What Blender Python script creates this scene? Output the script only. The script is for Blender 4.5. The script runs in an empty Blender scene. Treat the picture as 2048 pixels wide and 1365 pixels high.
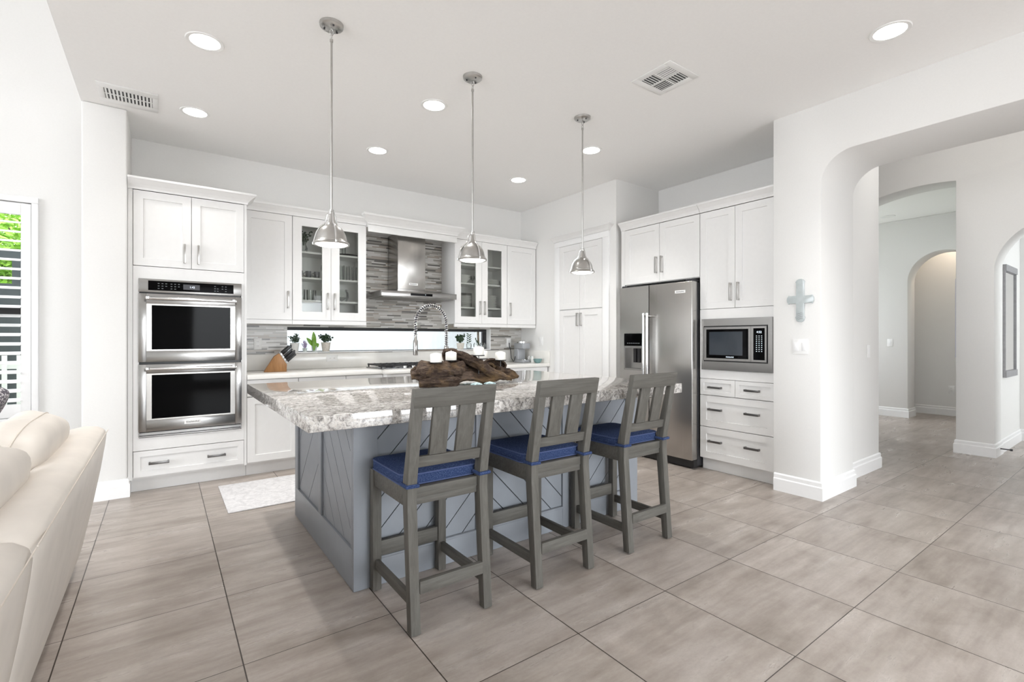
import bpy, bmesh, math, random
from mathutils import Vector, Matrix, noise

# ------------------------------------------------------------------ camera, world, light, exposure
scene = bpy.context.scene
cam_data = bpy.data.cameras.new('camera')
cam = bpy.data.objects.new('camera', cam_data)
scene.collection.objects.link(cam)
F_PX, CY, YAW, CAM_Z = 964.66, 677.2, -0.62628, 1.24
cam_data.sensor_width = 36.0
cam_data.lens = 36.0 * F_PX / 2048.0
cam_data.shift_y = (CY - 682.5) / 2048.0
cam_data.clip_start = 0.05
cam.location = (0, 0, CAM_Z)
cam.rotation_euler = (math.pi / 2, 0, YAW)
scene.camera = cam

scene.view_settings.view_transform = 'Standard'
scene.view_settings.look = 'None'
scene.view_settings.gamma = 1
scene.view_settings.use_curve_mapping = False
scene.view_settings.exposure = 0.3
scene.cycles.use_denoising = True
scene.cycles.max_bounces = 10
scene.cycles.diffuse_bounces = 6
scene.cycles.glossy_bounces = 4
scene.cycles.transparent_max_bounces = 16
scene.cycles.sample_clamp_indirect = 6

world = bpy.data.worlds.new('sky')
scene.world = world
world.use_nodes = True
bg = world.node_tree.nodes['Background']
bg.inputs[0].default_value = (0.94, 0.965, 1.0, 1)
bg.inputs[1].default_value = 4.2


def area_light(name, loc, rot, sx, sy, power, color=(1, 1, 1)):
    d = bpy.data.lights.new(name, 'AREA')
    d.shape = 'RECTANGLE'
    d.size, d.size_y = sx, sy
    d.energy = power
    d.color = color
    o = bpy.data.objects.new(name, d)
    o.location, o.rotation_euler = loc, rot
    scene.collection.objects.link(o)
    return o


HP = math.pi / 2
DAY = (0.90, 0.955, 1.0)
# daylight through the living room's windows (left wall and the wall behind the camera) and the hall's
area_light('daylight_left', (-5.98, 0.5, 1.45), (0, -HP + .45, 0), 2.5, 6.0, 46, DAY).data.spread = 2.0
area_light('daylight_left_high', (-5.98, 2.5, 3.65), (0, -HP + .45, 0), 1.1, 3.0, 13, DAY).data.spread = 1.7
# the sky comes in downwards through the glass doors behind the camera
area_light('daylight_rear', (2.2, -4.48, 1.35), (HP - .7, 0, 0), 3.2, 2.3, 150, DAY).data.spread = 1.75
area_light('daylight_hall', (5.85, -3.42, 2.4), (HP - .3, 0, 0), 1.2, .9, 5, DAY)
area_light('hall_wall_fill', (5.05, .9, 3.45), (0, -HP + .25, 0), .5, 2.2, 16, (1, .97, .93))  # unseen light added to brighten the far hall wall
area_light('daylight_far_hall', (8.4, 4.13, 1.7), (-HP, 0, 0), 1.4, 1.6, 12, DAY)
area_light('bright_room_fill', (7.85, -3.38, 1.7), (HP, 0, 0), 1.0, 2.0, 75, DAY)  # unseen light added to brighten this room, no window behind it

# ------------------------------------------------------------------ materials
MATS = {}


class NT:
    def __init__(s, name):
        s.m = bpy.data.materials.new(name)
        s.m.use_nodes = True
        s.t = s.m.node_tree
        s.b = s.t.nodes['Principled BSDF']
        s.out = s.t.nodes['Material Output']
        MATS[name] = s.m

    def n(s, typ, **kw):
        nd = s.t.nodes.new(typ)
        for k, v in kw.items():
            if k.startswith('i_'):
                key = k[2:]
                key = int(key) if key.isdigit() else key
                nd.inputs[key].default_value = v
            else:
                setattr(nd, k, v)
        return nd

    def l(s, a, b):
        s.t.links.new(a, b)

    def coords(s, scale=(1, 1, 1), loc=(0, 0, 0), rot=(0, 0, 0)):
        tc = s.n('ShaderNodeTexCoord')
        mp = s.n('ShaderNodeMapping')
        mp.inputs['Scale'].default_value = scale
        mp.inputs['Location'].default_value = loc
        mp.inputs['Rotation'].default_value = rot
        s.l(tc.outputs['Object'], mp.inputs[0])
        return mp.outputs[0]

    def noise(s, vec, scale, detail=4, rough=.55, dist=0):
        nd = s.n('ShaderNodeTexNoise')
        nd.inputs['Scale'].default_value = scale
        nd.inputs['Detail'].default_value = detail
        nd.inputs['Roughness'].default_value = rough
        nd.inputs['Distortion'].default_value = dist
        s.l(vec, nd.inputs['Vector'])
        return nd.outputs['Fac']

    def ramp(s, fac, stops, interp='LINEAR'):
        r = s.n('ShaderNodeValToRGB')
        r.color_ramp.interpolation = interp
        e = r.color_ramp.elements
        while len(e) < len(stops):
            e.new(.5)
        for k, (p, c) in enumerate(stops):
            e[k].position = p
            e[k].color = c if len(c) == 4 else (*c, 1)
        s.l(fac, r.inputs[0])
        return r.outputs[0]

    def math(s, op, a, b=None, c=None):
        nd = s.n('ShaderNodeMath', operation=op)
        for k, v in enumerate((a, b, c)):
            if v is None:
                continue
            if hasattr(v, 'links'):
                s.l(v, nd.inputs[k])
            else:
                nd.inputs[k].default_value = v
        return nd.outputs[0]

    def mix(s, fac, a, b, blend='MIX'):
        nd = s.n('ShaderNodeMix', data_type='RGBA', blend_type=blend)
        for idx, v in ((0, fac), (6, a), (7, b)):
            if hasattr(v, 'links'):
                s.l(v, nd.inputs[idx])
            else:
                nd.inputs[idx].default_value = v if idx == 0 else ((*v, 1) if len(v) == 3 else v)
        return nd.outputs[2]

    def bump(s, h, strength=.2, dist=.002):
        nd = s.n('ShaderNodeBump')
        nd.inputs['Strength'].default_value = strength
        nd.inputs['Distance'].default_value = dist
        s.l(h, nd.inputs['Height'])
        s.l(nd.outputs[0], s.b.inputs['Normal'])

    def set(s, color=None, rough=None, metal=None, spec=None):
        if color is not None:
            if hasattr(color, 'links'):
                s.l(color, s.b.inputs['Base Color'])
            else:
                s.b.inputs['Base Color'].default_value = (*color, 1)
        if rough is not None:
            if hasattr(rough, 'links'):
                s.l(rough, s.b.inputs['Roughness'])
            else:
                s.b.inputs['Roughness'].default_value = rough
        if metal is not None:
            s.b.inputs['Metallic'].default_value = metal
        if spec is not None:
            s.b.inputs['Specular IOR Level'].default_value = spec
        return s


def simple(name, color, rough=.5, metal=0, spec=.5, var=0.03, nscale=30, bump=0):
    """paint / plastic / metal with a little procedural variation"""
    t = NT(name)
    v = t.coords()
    f = t.noise(v, nscale, 3)
    lo = tuple(max(0, c * (1 - var)) for c in color)
    hi = tuple(min(1, c * (1 + var)) for c in color)
    t.set(t.ramp(f, [(.3, lo), (.7, hi)]), rough, metal, spec)
    if bump:
        t.bump(f, bump, .002)
    return t.m


def emit(name, color, strength):
    t = NT(name)
    t.set((0, 0, 0), .6)
    t.b.inputs['Emission Color'].default_value = (*color, 1)
    t.b.inputs['Emission Strength'].default_value = strength
    return t.m


simple('wall_paint', (.78, .775, .76), .75, spec=.2, var=.01, nscale=90, bump=.06)
simple('ceiling_paint', (.90, .895, .885), .85, spec=.1, var=.01, nscale=60, bump=.05)
simple('trim_paint', (.84, .84, .84), .35, var=.01)
simple('cabinet_paint', (.77, .765, .755), .32, var=.01)
simple('cabinet_inside', (.60, .60, .57), .5, var=.02)
simple('quartz_white', (.78, .765, .73), .18, var=.03, nscale=8)
simple('island_paint', (.245, .262, .288), .42, var=.03, nscale=12)
simple('groove_dark', (.03, .032, .036), .8)
simple('black_plastic', (.012, .012, .013), .35)
simple('reflection_blue', (.025, .032, .042), .12, spec=.45)
simple('black_gloss', (.002, .002, .0022), .05, spec=.05)
simple('dark_metal', (.055, .055, .06), .4, .5)
simple('cast_iron', (.012, .012, .013), .5)
simple('window_black', (.006, .006, .007), .5)
simple('nickel', (.50, .49, .475), .28, 1.0, var=.05)
simple('nickel_darkened', (.20, .195, .19), .35, 1.0, var=.05)  # same nickel for drawer pulls, dark floor reflection put into the colour
simple('chrome', (.78, .78, .78), .12, 1.0)
simple('candle_wax', (.86, .85, .80), .5, var=.02)
simple('pot_stone', (.62, .58, .52), .8, var=.25, nscale=120, bump=.3)
simple('pot_white', (.80, .80, .78), .35)
simple('ceramic_white', (.82, .82, .80), .15)
simple('leaf_dark', (.022, .05, .022), .5, var=.4, nscale=60)
simple('leaf_green', (.17, .36, .03), .4, var=.2, nscale=40)
simple('leaf_sun', (.30, .52, .07), .6, var=.5, nscale=3)
simple('lavender', (.40, .32, .50), .7, var=.3, nscale=200)
simple('bark', (.10, .075, .055), .9, var=.4)
simple('plate_white', (.83, .83, .82), .4, var=.005)
simple('coffee_grey', (.34, .35, .37), .35, .3)
simple('teal_ceramic', (.16, .27, .27), .35, var=.1)
simple('aqua', (.42, .55, .57), .5, var=.2, nscale=200)
simple('mirror_frame', (.30, .30, .31), .5, var=.1)
simple('mirror', (.8, .8, .8), .05, 1.0)
simple('canvas_edge', (.62, .63, .72), .7)
simple('fence_white', (.75, .76, .76), .6)
simple('stucco_outside', (.68, .70, .76), .9, var=.04, nscale=15)
simple('lawn', (.10, .20, .04), .9, var=.4, nscale=5)
simple('screen_dark', (.035, .045, .05), .6)
simple('leather', (.69, .64, .585), .48, spec=.35, var=.05, nscale=7, bump=.05)
simple('leather_seam', (.66, .60, .53), .6)
simple('glass_pot', (.60, .66, .64), .15, var=.2)
simple('amber', (.65, .45, .22), .5)
emit('lamp_lens', (1, .965, .90), 9)
emit('pendant_lens', (1, .96, .89), 7)
emit('display_white', (.8, .9, 1), 1.4)
emit('key_print', (.7, .75, .8), .25)


def glass_mat(name, tint, gloss):
    t = NT(name)
    tr = t.n('ShaderNodeBsdfTransparent')
    tr.inputs[0].default_value = (*tint, 1)
    gl = t.n('ShaderNodeBsdfGlossy')
    gl.inputs['Roughness'].default_value = 0.0
    fr = t.n('ShaderNodeFresnel')
    fr.inputs[0].default_value = 1.45
    f = t.math('MULTIPLY', fr.outputs[0], gloss)
    mx = t.n('ShaderNodeMixShader')
    t.l(f, mx.inputs[0])
    t.l(tr.outputs[0], mx.inputs[1])
    t.l(gl.outputs[0], mx.inputs[2])
    t.l(mx.outputs[0], t.out.inputs[0])


glass_mat('pane_glass', (.95, .95, .95), .6)
glass_mat('cabinet_glass', (.93, .94, .925), .8)
glass_mat('drink_glass', (.97, .98, .975), .8)
glass_mat('cross_glass', (.70, .76, .77), 2.0)


def stainless(name, horiz):
    t = NT(name)
    sc = (2, 2, 260) if horiz else (260, 260, 2)
    f = t.noise(t.coords(sc), 1.0, 2)
    c = (.35, .343, .334) if horiz else (.47, .455, .435)
    t.set(t.ramp(f, [(.25, tuple(k * .95 for k in c)), (.75, tuple(k * 1.05 for k in c))]), .25, 1.0)
    t.b.inputs['Anisotropic'].default_value = .5


stainless('steel_h', True)
stainless('steel_v', False)
t = NT('steel_dark')
f = t.noise(t.coords((2, 2, 200)), 1, 2)
t.set(t.ramp(f, [(.25, (.24, .23, .22)), (.75, (.29, .28, .27))]), .30, 1.0)


def floor_mat():
    t = NT('floor_tile')
    tc = t.n('ShaderNodeTexCoord')
    sp = t.n('ShaderNodeSeparateXYZ')
    t.l(tc.outputs['Object'], sp.inputs[0])
    X0, SX, Y0, SY = -.335, .5825, .875, .602
    u = t.math('DIVIDE', t.math('SUBTRACT', sp.outputs[0], X0), SX)
    v = t.math('DIVIDE', t.math('SUBTRACT', sp.outputs[1], Y0), SY)
    cu, cv = t.math('FLOOR', u), t.math('FLOOR', v)

    def line(f, w):
        fr = t.math('FRACT', f)
        d = t.math('MINIMUM', fr, t.math('SUBTRACT', 1.0, fr))
        return t.math('LESS_THAN', d, w)
    # joints: those along y are a bit wider
    ln = t.math('MAXIMUM', line(u, .0042), line(v, .0030))
    cell = t.n('ShaderNodeCombineXYZ')
    t.l(cu, cell.inputs[0])
    t.l(cv, cell.inputs[1])
    wn = t.n('ShaderNodeTexWhiteNoise', noise_dimensions='2D')
    t.l(cell.outputs[0], wn.inputs['Vector'])
    # streaks run along x, offset in every tile
    off = t.n('ShaderNodeVectorMath', operation='MULTIPLY_ADD')
    t.l(wn.outputs['Color'], off.inputs[0])
    off.inputs[1].default_value = (7, 7, 7)
    t.l(tc.outputs['Object'], off.inputs[2])
    mp = t.n('ShaderNodeMapping')
    mp.inputs['Scale'].default_value = (1.1, 7.5, 1)
    t.l(off.outputs[0], mp.inputs[0])
    streak = t.noise(mp.outputs[0], 1.5, 6, .60, 0)
    mp2 = t.n('ShaderNodeMapping')
    mp2.inputs['Scale'].default_value = (2.0, 3.4, 1)
    t.l(off.outputs[0], mp2.inputs[0])
    blotch = t.noise(mp2.outputs[0], 1.5, 8, .68, .25)
    mp3 = t.n('ShaderNodeMapping')
    mp3.inputs['Scale'].default_value = (1.6, 16, 1)
    t.l(off.outputs[0], mp3.inputs[0])
    band = t.noise(mp3.outputs[0], 1.3, 4, .5, 0)
    fine = t.noise(t.coords((55, 90, 1)), 1.0, 4, .7)
    c1 = t.ramp(streak, [(.34, (.225, .186, .157)), (.50, (.352, .307, .270)), (.66, (.470, .428, .392))])
    c2 = t.ramp(blotch, [(.34, (.255, .220, .192)), (.50, (.375, .332, .300)), (.66, (.465, .422, .390))])
    c = t.mix(.52, c1, c2)
    c = t.mix(t.ramp(band, [(.56, (0, 0, 0)), (.70, (.38,) * 3)]), c, (.235, .20, .175))
    c = t.mix(t.ramp(fine, [(.45, (0, 0, 0)), (.75, (.28,) * 3)]), c, (.25, .215, .19))
    tint = t.ramp(wn.outputs[0], [(0, (.93, .92, .91)), (1, (1.05, 1.04, 1.04))])
    c = t.mix(1.0, c, tint, 'MULTIPLY')
    c = t.mix(ln, c, (.045, .035, .028))
    t.set(c, t.ramp(streak, [(.3, (.34,) * 3), (.7, (.26,) * 3)]), spec=.45)
    t.bump(t.math('SUBTRACT', 1.0, ln), .25, .002)


floor_mat()


def granite():
    t = NT('island_stone')
    v = t.coords()
    w = t.noise(v, 11, 5, .65, 1.5)
    warp = t.n('ShaderNodeVectorMath', operation='MULTIPLY_ADD')
    nc = t.n('ShaderNodeTexNoise')
    nc.inputs['Scale'].default_value = 16
    nc.inputs['Detail'].default_value = 4
    t.l(v, nc.inputs['Vector'])
    t.l(nc.outputs['Color'], warp.inputs[0])
    warp.inputs[1].default_value = (.10, .10, .10)
    t.l(v, warp.inputs[2])
    vo = t.n('ShaderNodeTexVoronoi', feature='DISTANCE_TO_EDGE')
    vo.inputs['Scale'].default_value = 46
    t.l(warp.outputs[0], vo.inputs['Vector'])
    veins = t.ramp(vo.outputs['Distance'], [(0, (0, 0, 0)), (.16, (.45,) * 3), (.42, (1, 1, 1))])
    mask = t.noise(v, 34, 5, .7, 1.2)
    body = t.ramp(w, [(.30, (.30, .27, .25)), (.46, (.50, .465, .43)), (.66, (.66, .635, .60))])
    dark = t.ramp(mask, [(.42, (.12, .11, .105)), (.60, (.62, .60, .575))])
    c = t.mix(veins, dark, body)
    sp = t.noise(v, 160, 2)
    c = t.mix(t.ramp(sp, [(.60, (0, 0, 0)), (.68, (.6,) * 3)]), c, (.22, .20, .19))
    t.set(c, .06, spec=.5)
    t.b.inputs['IOR'].default_value = 1.75


granite()


def grey_wood(name, sc):
    t = NT(name)
    f = t.noise(t.coords(sc), 1.0, 5, .65, .4)
    g = t.noise(t.coords((12, 12, 3)), 1.0, 3)
    c = t.ramp(f, [(.25, (.062, .057, .049)), (.5, (.098, .092, .081)), (.75, (.14, .133, .119))])
    c = t.mix(t.math('MULTIPLY', g, .35), c, (.128, .125, .115))
    t.set(c, .62, spec=.3)
    t.bump(f, .25, .002)


grey_wood('grey_wood', (60, 60, 5))
grey_wood('grey_wood_crosswise', (5, 60, 60))
grey_wood('grey_wood_lengthwise', (60, 5, 60))


def denim():
    t = NT('denim')
    f = t.noise(t.coords((170, 170, 420)), 1.0, 3, .7)
    g = t.noise(t.coords(), 9, 3)
    c = t.ramp(f, [(.3, (.014, .028, .085)), (.52, (.034, .055, .130)), (.75, (.14, .195, .33))])
    c = t.mix(t.math('MULTIPLY', g, .4), c, (.02, .03, .09))
    t.set(c, .9, spec=.15)
    t.bump(f, .5, .002)
    t2 = NT('denim_seam')
    t2.set((.06, .085, .19), .9)


denim()


def mosaic():
    t = NT('mosaic_tile')
    tc = t.n('ShaderNodeTexCoord')
    sp = t.n('ShaderNodeSeparateXYZ')
    t.l(tc.outputs['Object'], sp.inputs[0])
    r = t.math('DIVIDE', sp.outputs[2], .0165)
    row = t.math('FLOOR', r)
    w1 = t.n('ShaderNodeTexWhiteNoise', noise_dimensions='1D')
    t.l(row, w1.inputs['W'])
    x = t.math('ADD', t.math('DIVIDE', sp.outputs[0], .17), t.math('MULTIPLY', w1.outputs[0], 9.3))
    col = t.math('FLOOR', x)
    cv = t.n('ShaderNodeCombineXYZ')
    t.l(row, cv.inputs[0])
    t.l(col, cv.inputs[1])
    w2 = t.n('ShaderNodeTexWhiteNoise', noise_dimensions='2D')
    t.l(cv.outputs[0], w2.inputs['Vector'])
    c = t.ramp(w2.outputs[0], [(0, (.42, .405, .375)), (.16, (.56, .55, .53)), (.34, (.26, .245, .215)), (.46, (.46, .435, .40)),
                               (.60, (.10, .09, .078)), (.67, (.33, .285, .24)), (.77, (.62, .61, .59)), (.89, (.06, .055, .05)),
                               (.955, (.38, .37, .35))], 'CONSTANT')
    veil = t.noise(t.coords((9, 9, 90)), 1, 3)
    c = t.mix(t.math('MULTIPLY', veil, .25), c, (.46, .44, .41))
    fr = t.math('FRACT', r)
    fx = t.math('FRACT', x)
    j = t.math('MAXIMUM', t.math('LESS_THAN', fr, .07), t.math('LESS_THAN', fx, .007))
    c = t.mix(j, c, (.30, .29, .27))
    t.set(c, .28)
    t.bump(j, -.3, .002)


mosaic()


def block_wood():
    t = NT('block_wood')
    f = t.noise(t.coords((40, 40, 6), rot=(0, .6, 0)), 1, 4)
    t.set(t.ramp(f, [(.3, (.24, .105, .03)), (.7, (.40, .20, .07))]), .4)
    t = NT('driftwood')
    f = t.noise(t.coords((9, 60, 60)), 1, 6, .7, 1.5)
    g = t.noise(t.coords(), 9, 4)
    c = t.ramp(f, [(.30, (.011, .007, .006)), (.5, (.056, .036, .026)), (.70, (.14, .10, .07))])
    c = t.mix(t.ramp(g, [(.5, (0, 0, 0)), (.72, (.7,) * 3)]), c, (.20, .125, .055))
    t.set(c, .75, spec=.25)
    t.bump(f, .9, .006)
    t = NT('rug_weave')
    v = t.coords()
    f = t.noise(v, 22, 6, .7, 1.0)
    g = t.noise(v, 5, 3)
    c = t.ramp(f, [(.35, (.50, .49, .50)), (.6, (.68, .67, .675))])
    c = t.mix(t.math('MULTIPLY', g, .3), c, (.72, .71, .71))
    t.set(c, .95, spec=.05)
    t.bump(t.noise(v, 300, 2), .5, .002)
    t = NT('pillow_print')
    vo = t.n('ShaderNodeTexVoronoi')
    vo.inputs['Scale'].default_value = 85
    t.l(t.coords(), vo.inputs['Vector'])
    t.set(t.ramp(vo.outputs['Distance'], [(.35, (.62, .60, .61)), (.5, (.10, .09, .11))]), .9)


block_wood()

# ------------------------------------------------------------------ mesh helpers
ROOT = scene.collection


class MB:
    def __init__(s):
        s.v, s.f = [], []

    def add(s, vs, fs):
        o = len(s.v)
        s.v += [tuple(p) for p in vs]
        s.f += [tuple(i + o for i in f) for f in fs]
        return s

    def box(s, x0, y0, z0, x1, y1, z1):
        vs = [(x, y, z) for z in (z0, z1) for y in (y0, y1) for x in (x0, x1)]
        return s.add(vs, [(0, 2, 3, 1), (4, 5, 7, 6), (0, 1, 5, 4), (2, 6, 7, 3), (0, 4, 6, 2), (1, 3, 7, 5)])

    def prism(s, poly, a, b, axis='x'):
        """poly in the two other axes, extruded from a to b along axis"""
        def p(q, t):
            return {'x': (t, q[0], q[1]), 'y': (q[0], t, q[1]), 'z': (q[0], q[1], t)}[axis]
        n = len(poly)
        vs = [p(q, a) for q in poly] + [p(q, b) for q in poly]
        fs = [tuple(range(n)), tuple(range(2 * n - 1, n - 1, -1))]
        fs += [(i, i + n, (i + 1) % n + n, (i + 1) % n) for i in range(n)]
        return s.add(vs, fs)

    def lathe(s, prof, c=(0, 0, 0), seg=24, cap=True):
        n = len(prof)
        vs, fs = [], []
        for k in range(seg):
            a = 2 * math.pi * k / seg
            for r, z in prof:
                vs.append((c[0] + r * math.cos(a), c[1] + r * math.sin(a), c[2] + z))
        for k in range(seg):
            k2 = (k + 1) % seg
            for i in range(n - 1):
                fs.append((k * n + i, k2 * n + i, k2 * n + i + 1, k * n + i + 1))
        if cap:
            fs.append(tuple(k * n for k in range(seg))[::-1])
            fs.append(tuple(k * n + n - 1 for k in range(seg)))
        return s.add(vs, fs)

    def tube(s, pts, r, seg=8, cap=True):
        pts = [Vector(p) for p in pts]
        rs = r if isinstance(r, (list, tuple)) else [r] * len(pts)
        vs, fs = [], []
        up = None
        for i, p in enumerate(pts):
            d = (pts[min(i + 1, len(pts) - 1)] - pts[max(i - 1, 0)]).normalized()
            if up is None:
                up = d.orthogonal().normalized()
            up = (up - d * up.dot(d)).normalized()
            sd = d.cross(up)
            for k in range(seg):
                a = 2 * math.pi * k / seg
                vs.append(p + (up * math.cos(a) + sd * math.sin(a)) * rs[i])
        for i in range(len(pts) - 1):
            for k in range(seg):
                k2 = (k + 1) % seg
                fs.append((i * seg + k, i * seg + k2, (i + 1) * seg + k2, (i + 1) * seg + k))
        if cap:
            fs.append(tuple(range(seg))[::-1])
            fs.append(tuple(range((len(pts) - 1) * seg, len(pts) * seg)))
        return s.add(vs, fs)

    def rot(s, M):
        s.v = [tuple(M @ Vector(p)) for p in s.v]
        return s

    def merge(s, o):
        return s.add(o.v, o.f)

    def build(s, name, mat, parent=None, bevel=0, smooth=False, seg=2, sub=0):
        me = bpy.data.meshes.new(name)
        me.from_pydata(s.v, [], s.f)
        bm = bmesh.new()
        bm.from_mesh(me)
        bmesh.ops.recalc_face_normals(bm, faces=bm.faces)
        if bevel:
            ed = [e for e in bm.edges if len(e.link_faces) == 2 and e.calc_face_angle(0) > .6]
            bmesh.ops.bevel(bm, geom=ed, offset=bevel, segments=seg, affect='EDGES', profile=.5, clamp_overlap=True)
        bm.to_mesh(me)
        bm.free()
        me.materials.append(MATS[mat])
        o = bpy.data.objects.new(name, me)
        ROOT.objects.link(o)
        if parent is not None:
            o.parent = parent
        if smooth or bevel:
            for p in me.polygons:
                p.use_smooth = True
            try:
                me.set_sharp_from_angle(angle=math.radians(40))
            except Exception:
                pass
        if sub:
            md = o.modifiers.new('smooth', 'SUBSURF')
            md.levels = md.render_levels = sub
        return o


def tag(o, label, cat, group=None, kind=None):
    o['label'] = label
    o['category'] = cat
    if group:
        o['group'] = group
    if kind:
        o['kind'] = kind
    return o


def structure(o):
    o['kind'] = 'structure'
    return o


def thing(name, label, cat, loc=(0, 0, 0), rz=0, group=None):
    o = bpy.data.objects.new(name, None)
    o.empty_display_size = .1
    ROOT.objects.link(o)
    o.location = loc
    o.rotation_euler = (0, 0, rz)
    return tag(o, label, cat, group)


def copy_tree(o, parent=None):
    c = o.copy()
    ROOT.objects.link(c)
    if parent is not None:
        c.parent = parent
    for ch in list(o.children):
        copy_tree(ch, c)
    return c


def dup(root, loc, label=None, rz=None):
    c = copy_tree(root)
    c.location = loc
    if rz is not None:
        c.rotation_euler = (0, 0, rz)
    if label:
        c['label'] = label
    return c


def join_marks(o, mb, mat):
    me = o.data
    nv = len(me.vertices)
    bm = bmesh.new()
    bm.from_mesh(me)
    vs = [bm.verts.new(p) for p in mb.v]
    for f in mb.f:
        bm.faces.new([vs[i] for i in f]).material_index = 1
    bm.to_mesh(me)
    bm.free()
    me.materials.append(MATS[mat])


def text_part(name, body, size, mat, parent, loc, rot=(HP, 0, 0), depth=.0005):
    cu = bpy.data.curves.new(name, 'FONT')
    cu.body = body
    cu.size = size
    cu.align_x, cu.align_y = 'CENTER', 'CENTER'
    cu.extrude = depth
    tmp = bpy.data.objects.new(name + '_tmp', cu)
    ROOT.objects.link(tmp)
    dg = bpy.context.evaluated_depsgraph_get()
    me = bpy.data.meshes.new_from_object(tmp.evaluated_get(dg))
    bpy.data.objects.remove(tmp)
    me.materials.clear()
    me.materials.append(MATS[mat])
    M = Matrix.Translation(loc) @ Matrix.Rotation(rot[2], 4, 'Z') @ Matrix.Rotation(rot[0], 4, 'X')
    me.transform(M)
    o = bpy.data.objects.new(name, me)
    ROOT.objects.link(o)
    o.parent = parent
    return o


def panel_with_holes(mb, u0, u1, z0, z1, holes, put):
    """rectangular wall in (u,z) minus rectangles; put(ua,ub,za,zb) adds a box"""
    us = sorted({u0, u1, *[h[0] for h in holes], *[h[1] for h in holes]})
    for a, b in zip(us, us[1:]):
        hs = sorted((h for h in holes if h[0] <= a and h[1] >= b), key=lambda h: h[2])
        z = z0
        for h in hs:
            if h[2] > z:
                put(a, b, z, h[2])
            z = h[3]
        if z < z1:
            put(a, b, z, z1)


def clip_poly(poly, f):
    """keep the part with f(p) >= 0 (f linear)"""
    out = []
    for i, p in enumerate(poly):
        q = poly[(i + 1) % len(poly)]
        a, b = f(p), f(q)
        if a >= 0:
            out.append(p)
        if (a >= 0) != (b >= 0):
            t_ = a / (a - b)
            out.append((p[0] + (q[0] - p[0]) * t_, p[1] + (q[1] - p[1]) * t_))
    return out


# ------------------------------------------------------------------ the room
CEIL = 3.03
YB = 5.48

structure(MB().box(-6.2, -4.7, -.1, 11, 6.0, 0).build('floor', 'floor_tile'))

mb = MB()
mb.box(-.5, -4.6, CEIL, 4.065, 5.63, CEIL + .12)
mb.box(4.065, 1.6, CEIL, 5.1, 5.63, CEIL + .12)
mb.box(-.5, -4.6, CEIL + .12, -.35, 5.63, 4.72)
structure(mb.build('ceiling', 'ceiling_paint'))
structure(MB().box(-6.2, -4.7, 4.6, -.5, 5.7, 4.72).build('ceiling_living_room', 'ceiling_paint'))

# back wall with the strip window, and the living-room stretch with the shuttered window
WX0, WX1, WZ0, WZ1 = 1.053, 3.60, 1.085, 1.362
mb = MB()
panel_with_holes(mb, -.5, 5.1, 0, CEIL, [(WX0, WX1, WZ0, WZ1)], lambda a, b, c, d: mb.box(a, YB, c, b, YB + .15, d))
structure(mb.build('wall_back', 'wall_paint'))
LX0, LX1, LZ0, LZ1 = -2.70, -.865, .60, 2.335
mb = MB()
panel_with_holes(mb, -6.2, -.5, 0, 4.6, [(LX0, LX1, LZ0, LZ1)], lambda a, b, c, d: mb.box(a, YB, c, b, YB + .15, d))
structure(mb.build('wall_living_room', 'wall_paint'))
# stub wall beside the oven cabinet
structure(MB().box(-.497, 4.82, 0, -.228, YB - .001, CEIL - .001).build('wall_stub', 'wall_paint', bevel=.012, seg=3))
# left and rear walls of the living room with their window openings
mb = MB()
panel_with_holes(mb, -4.7, 5.63, 0, 4.6, [(-2.5, 3.6, .2, 2.7), (-2.5, 3.6, 3.1, 4.2)], lambda a, b, c, d: mb.box(-6.15, a, c, -6.0, b, d))
structure(mb.build('wall_left', 'wall_paint'))
mb = MB()
panel_with_holes(mb, -6.0, 4.065, 0, 4.6, [(.6, 3.8, .2, 2.5)], lambda a, b, c, d: mb.box(a, -4.65, c, b, -4.5, d))
structure(mb.build('wall_rear', 'wall_paint'))

# right wall: pantry block, wall behind the fridge, thick arch
structure(MB().box(4.12, 3.70, 0, 5.1, YB - .001, CEIL - .001).build('wall_pantry', 'wall_paint'))
structure(MB().box(4.87, 1.96, 0, 5.1, 3.699, CEIL - .001).build('wall_fridge_niche', 'wall_paint'))


def arch_pts(y0, y1, z_top, r, n=12):
    """flat arch with rounded corners, from (y0, floor side) to (y1)"""
    pts = [(y0, 0)]
    for k in range(n + 1):
        a = math.pi - k * HP / n
        pts.append((y0 + r + r * math.cos(a), z_top - r + r * math.sin(a)))
    for k in range(n + 1):
        a = HP - k * HP / n
        pts.append((y1 - r + r * math.cos(a), z_top - r + r * math.sin(a)))
    pts.append((y1, 0))
    return pts


poly = [(-4.5, 0), (-4.5, 3.6), (1.955, 3.6), (1.955, 0)] + arch_pts(-1.6, 1.60, 2.636, .22)[::-1]
structure(MB().prism(poly, 4.065, 4.69, 'x').build('wall_right', 'wall_paint', bevel=.008))
structure(MB().box(4.691, 1.69, 0, 5.58, 1.955, 3.6).build('wall_hall_left', 'wall_paint', bevel=.008))
structure(MB().box(5.43, 1.956, 0, 5.58, 4.2, 3.6).build('wall_hall_inner', 'wall_paint'))
structure(MB().box(4.691, -3.6, 3.6, 11, 4.3, 3.7).build('ceiling_hall', 'ceiling_paint'))

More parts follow.
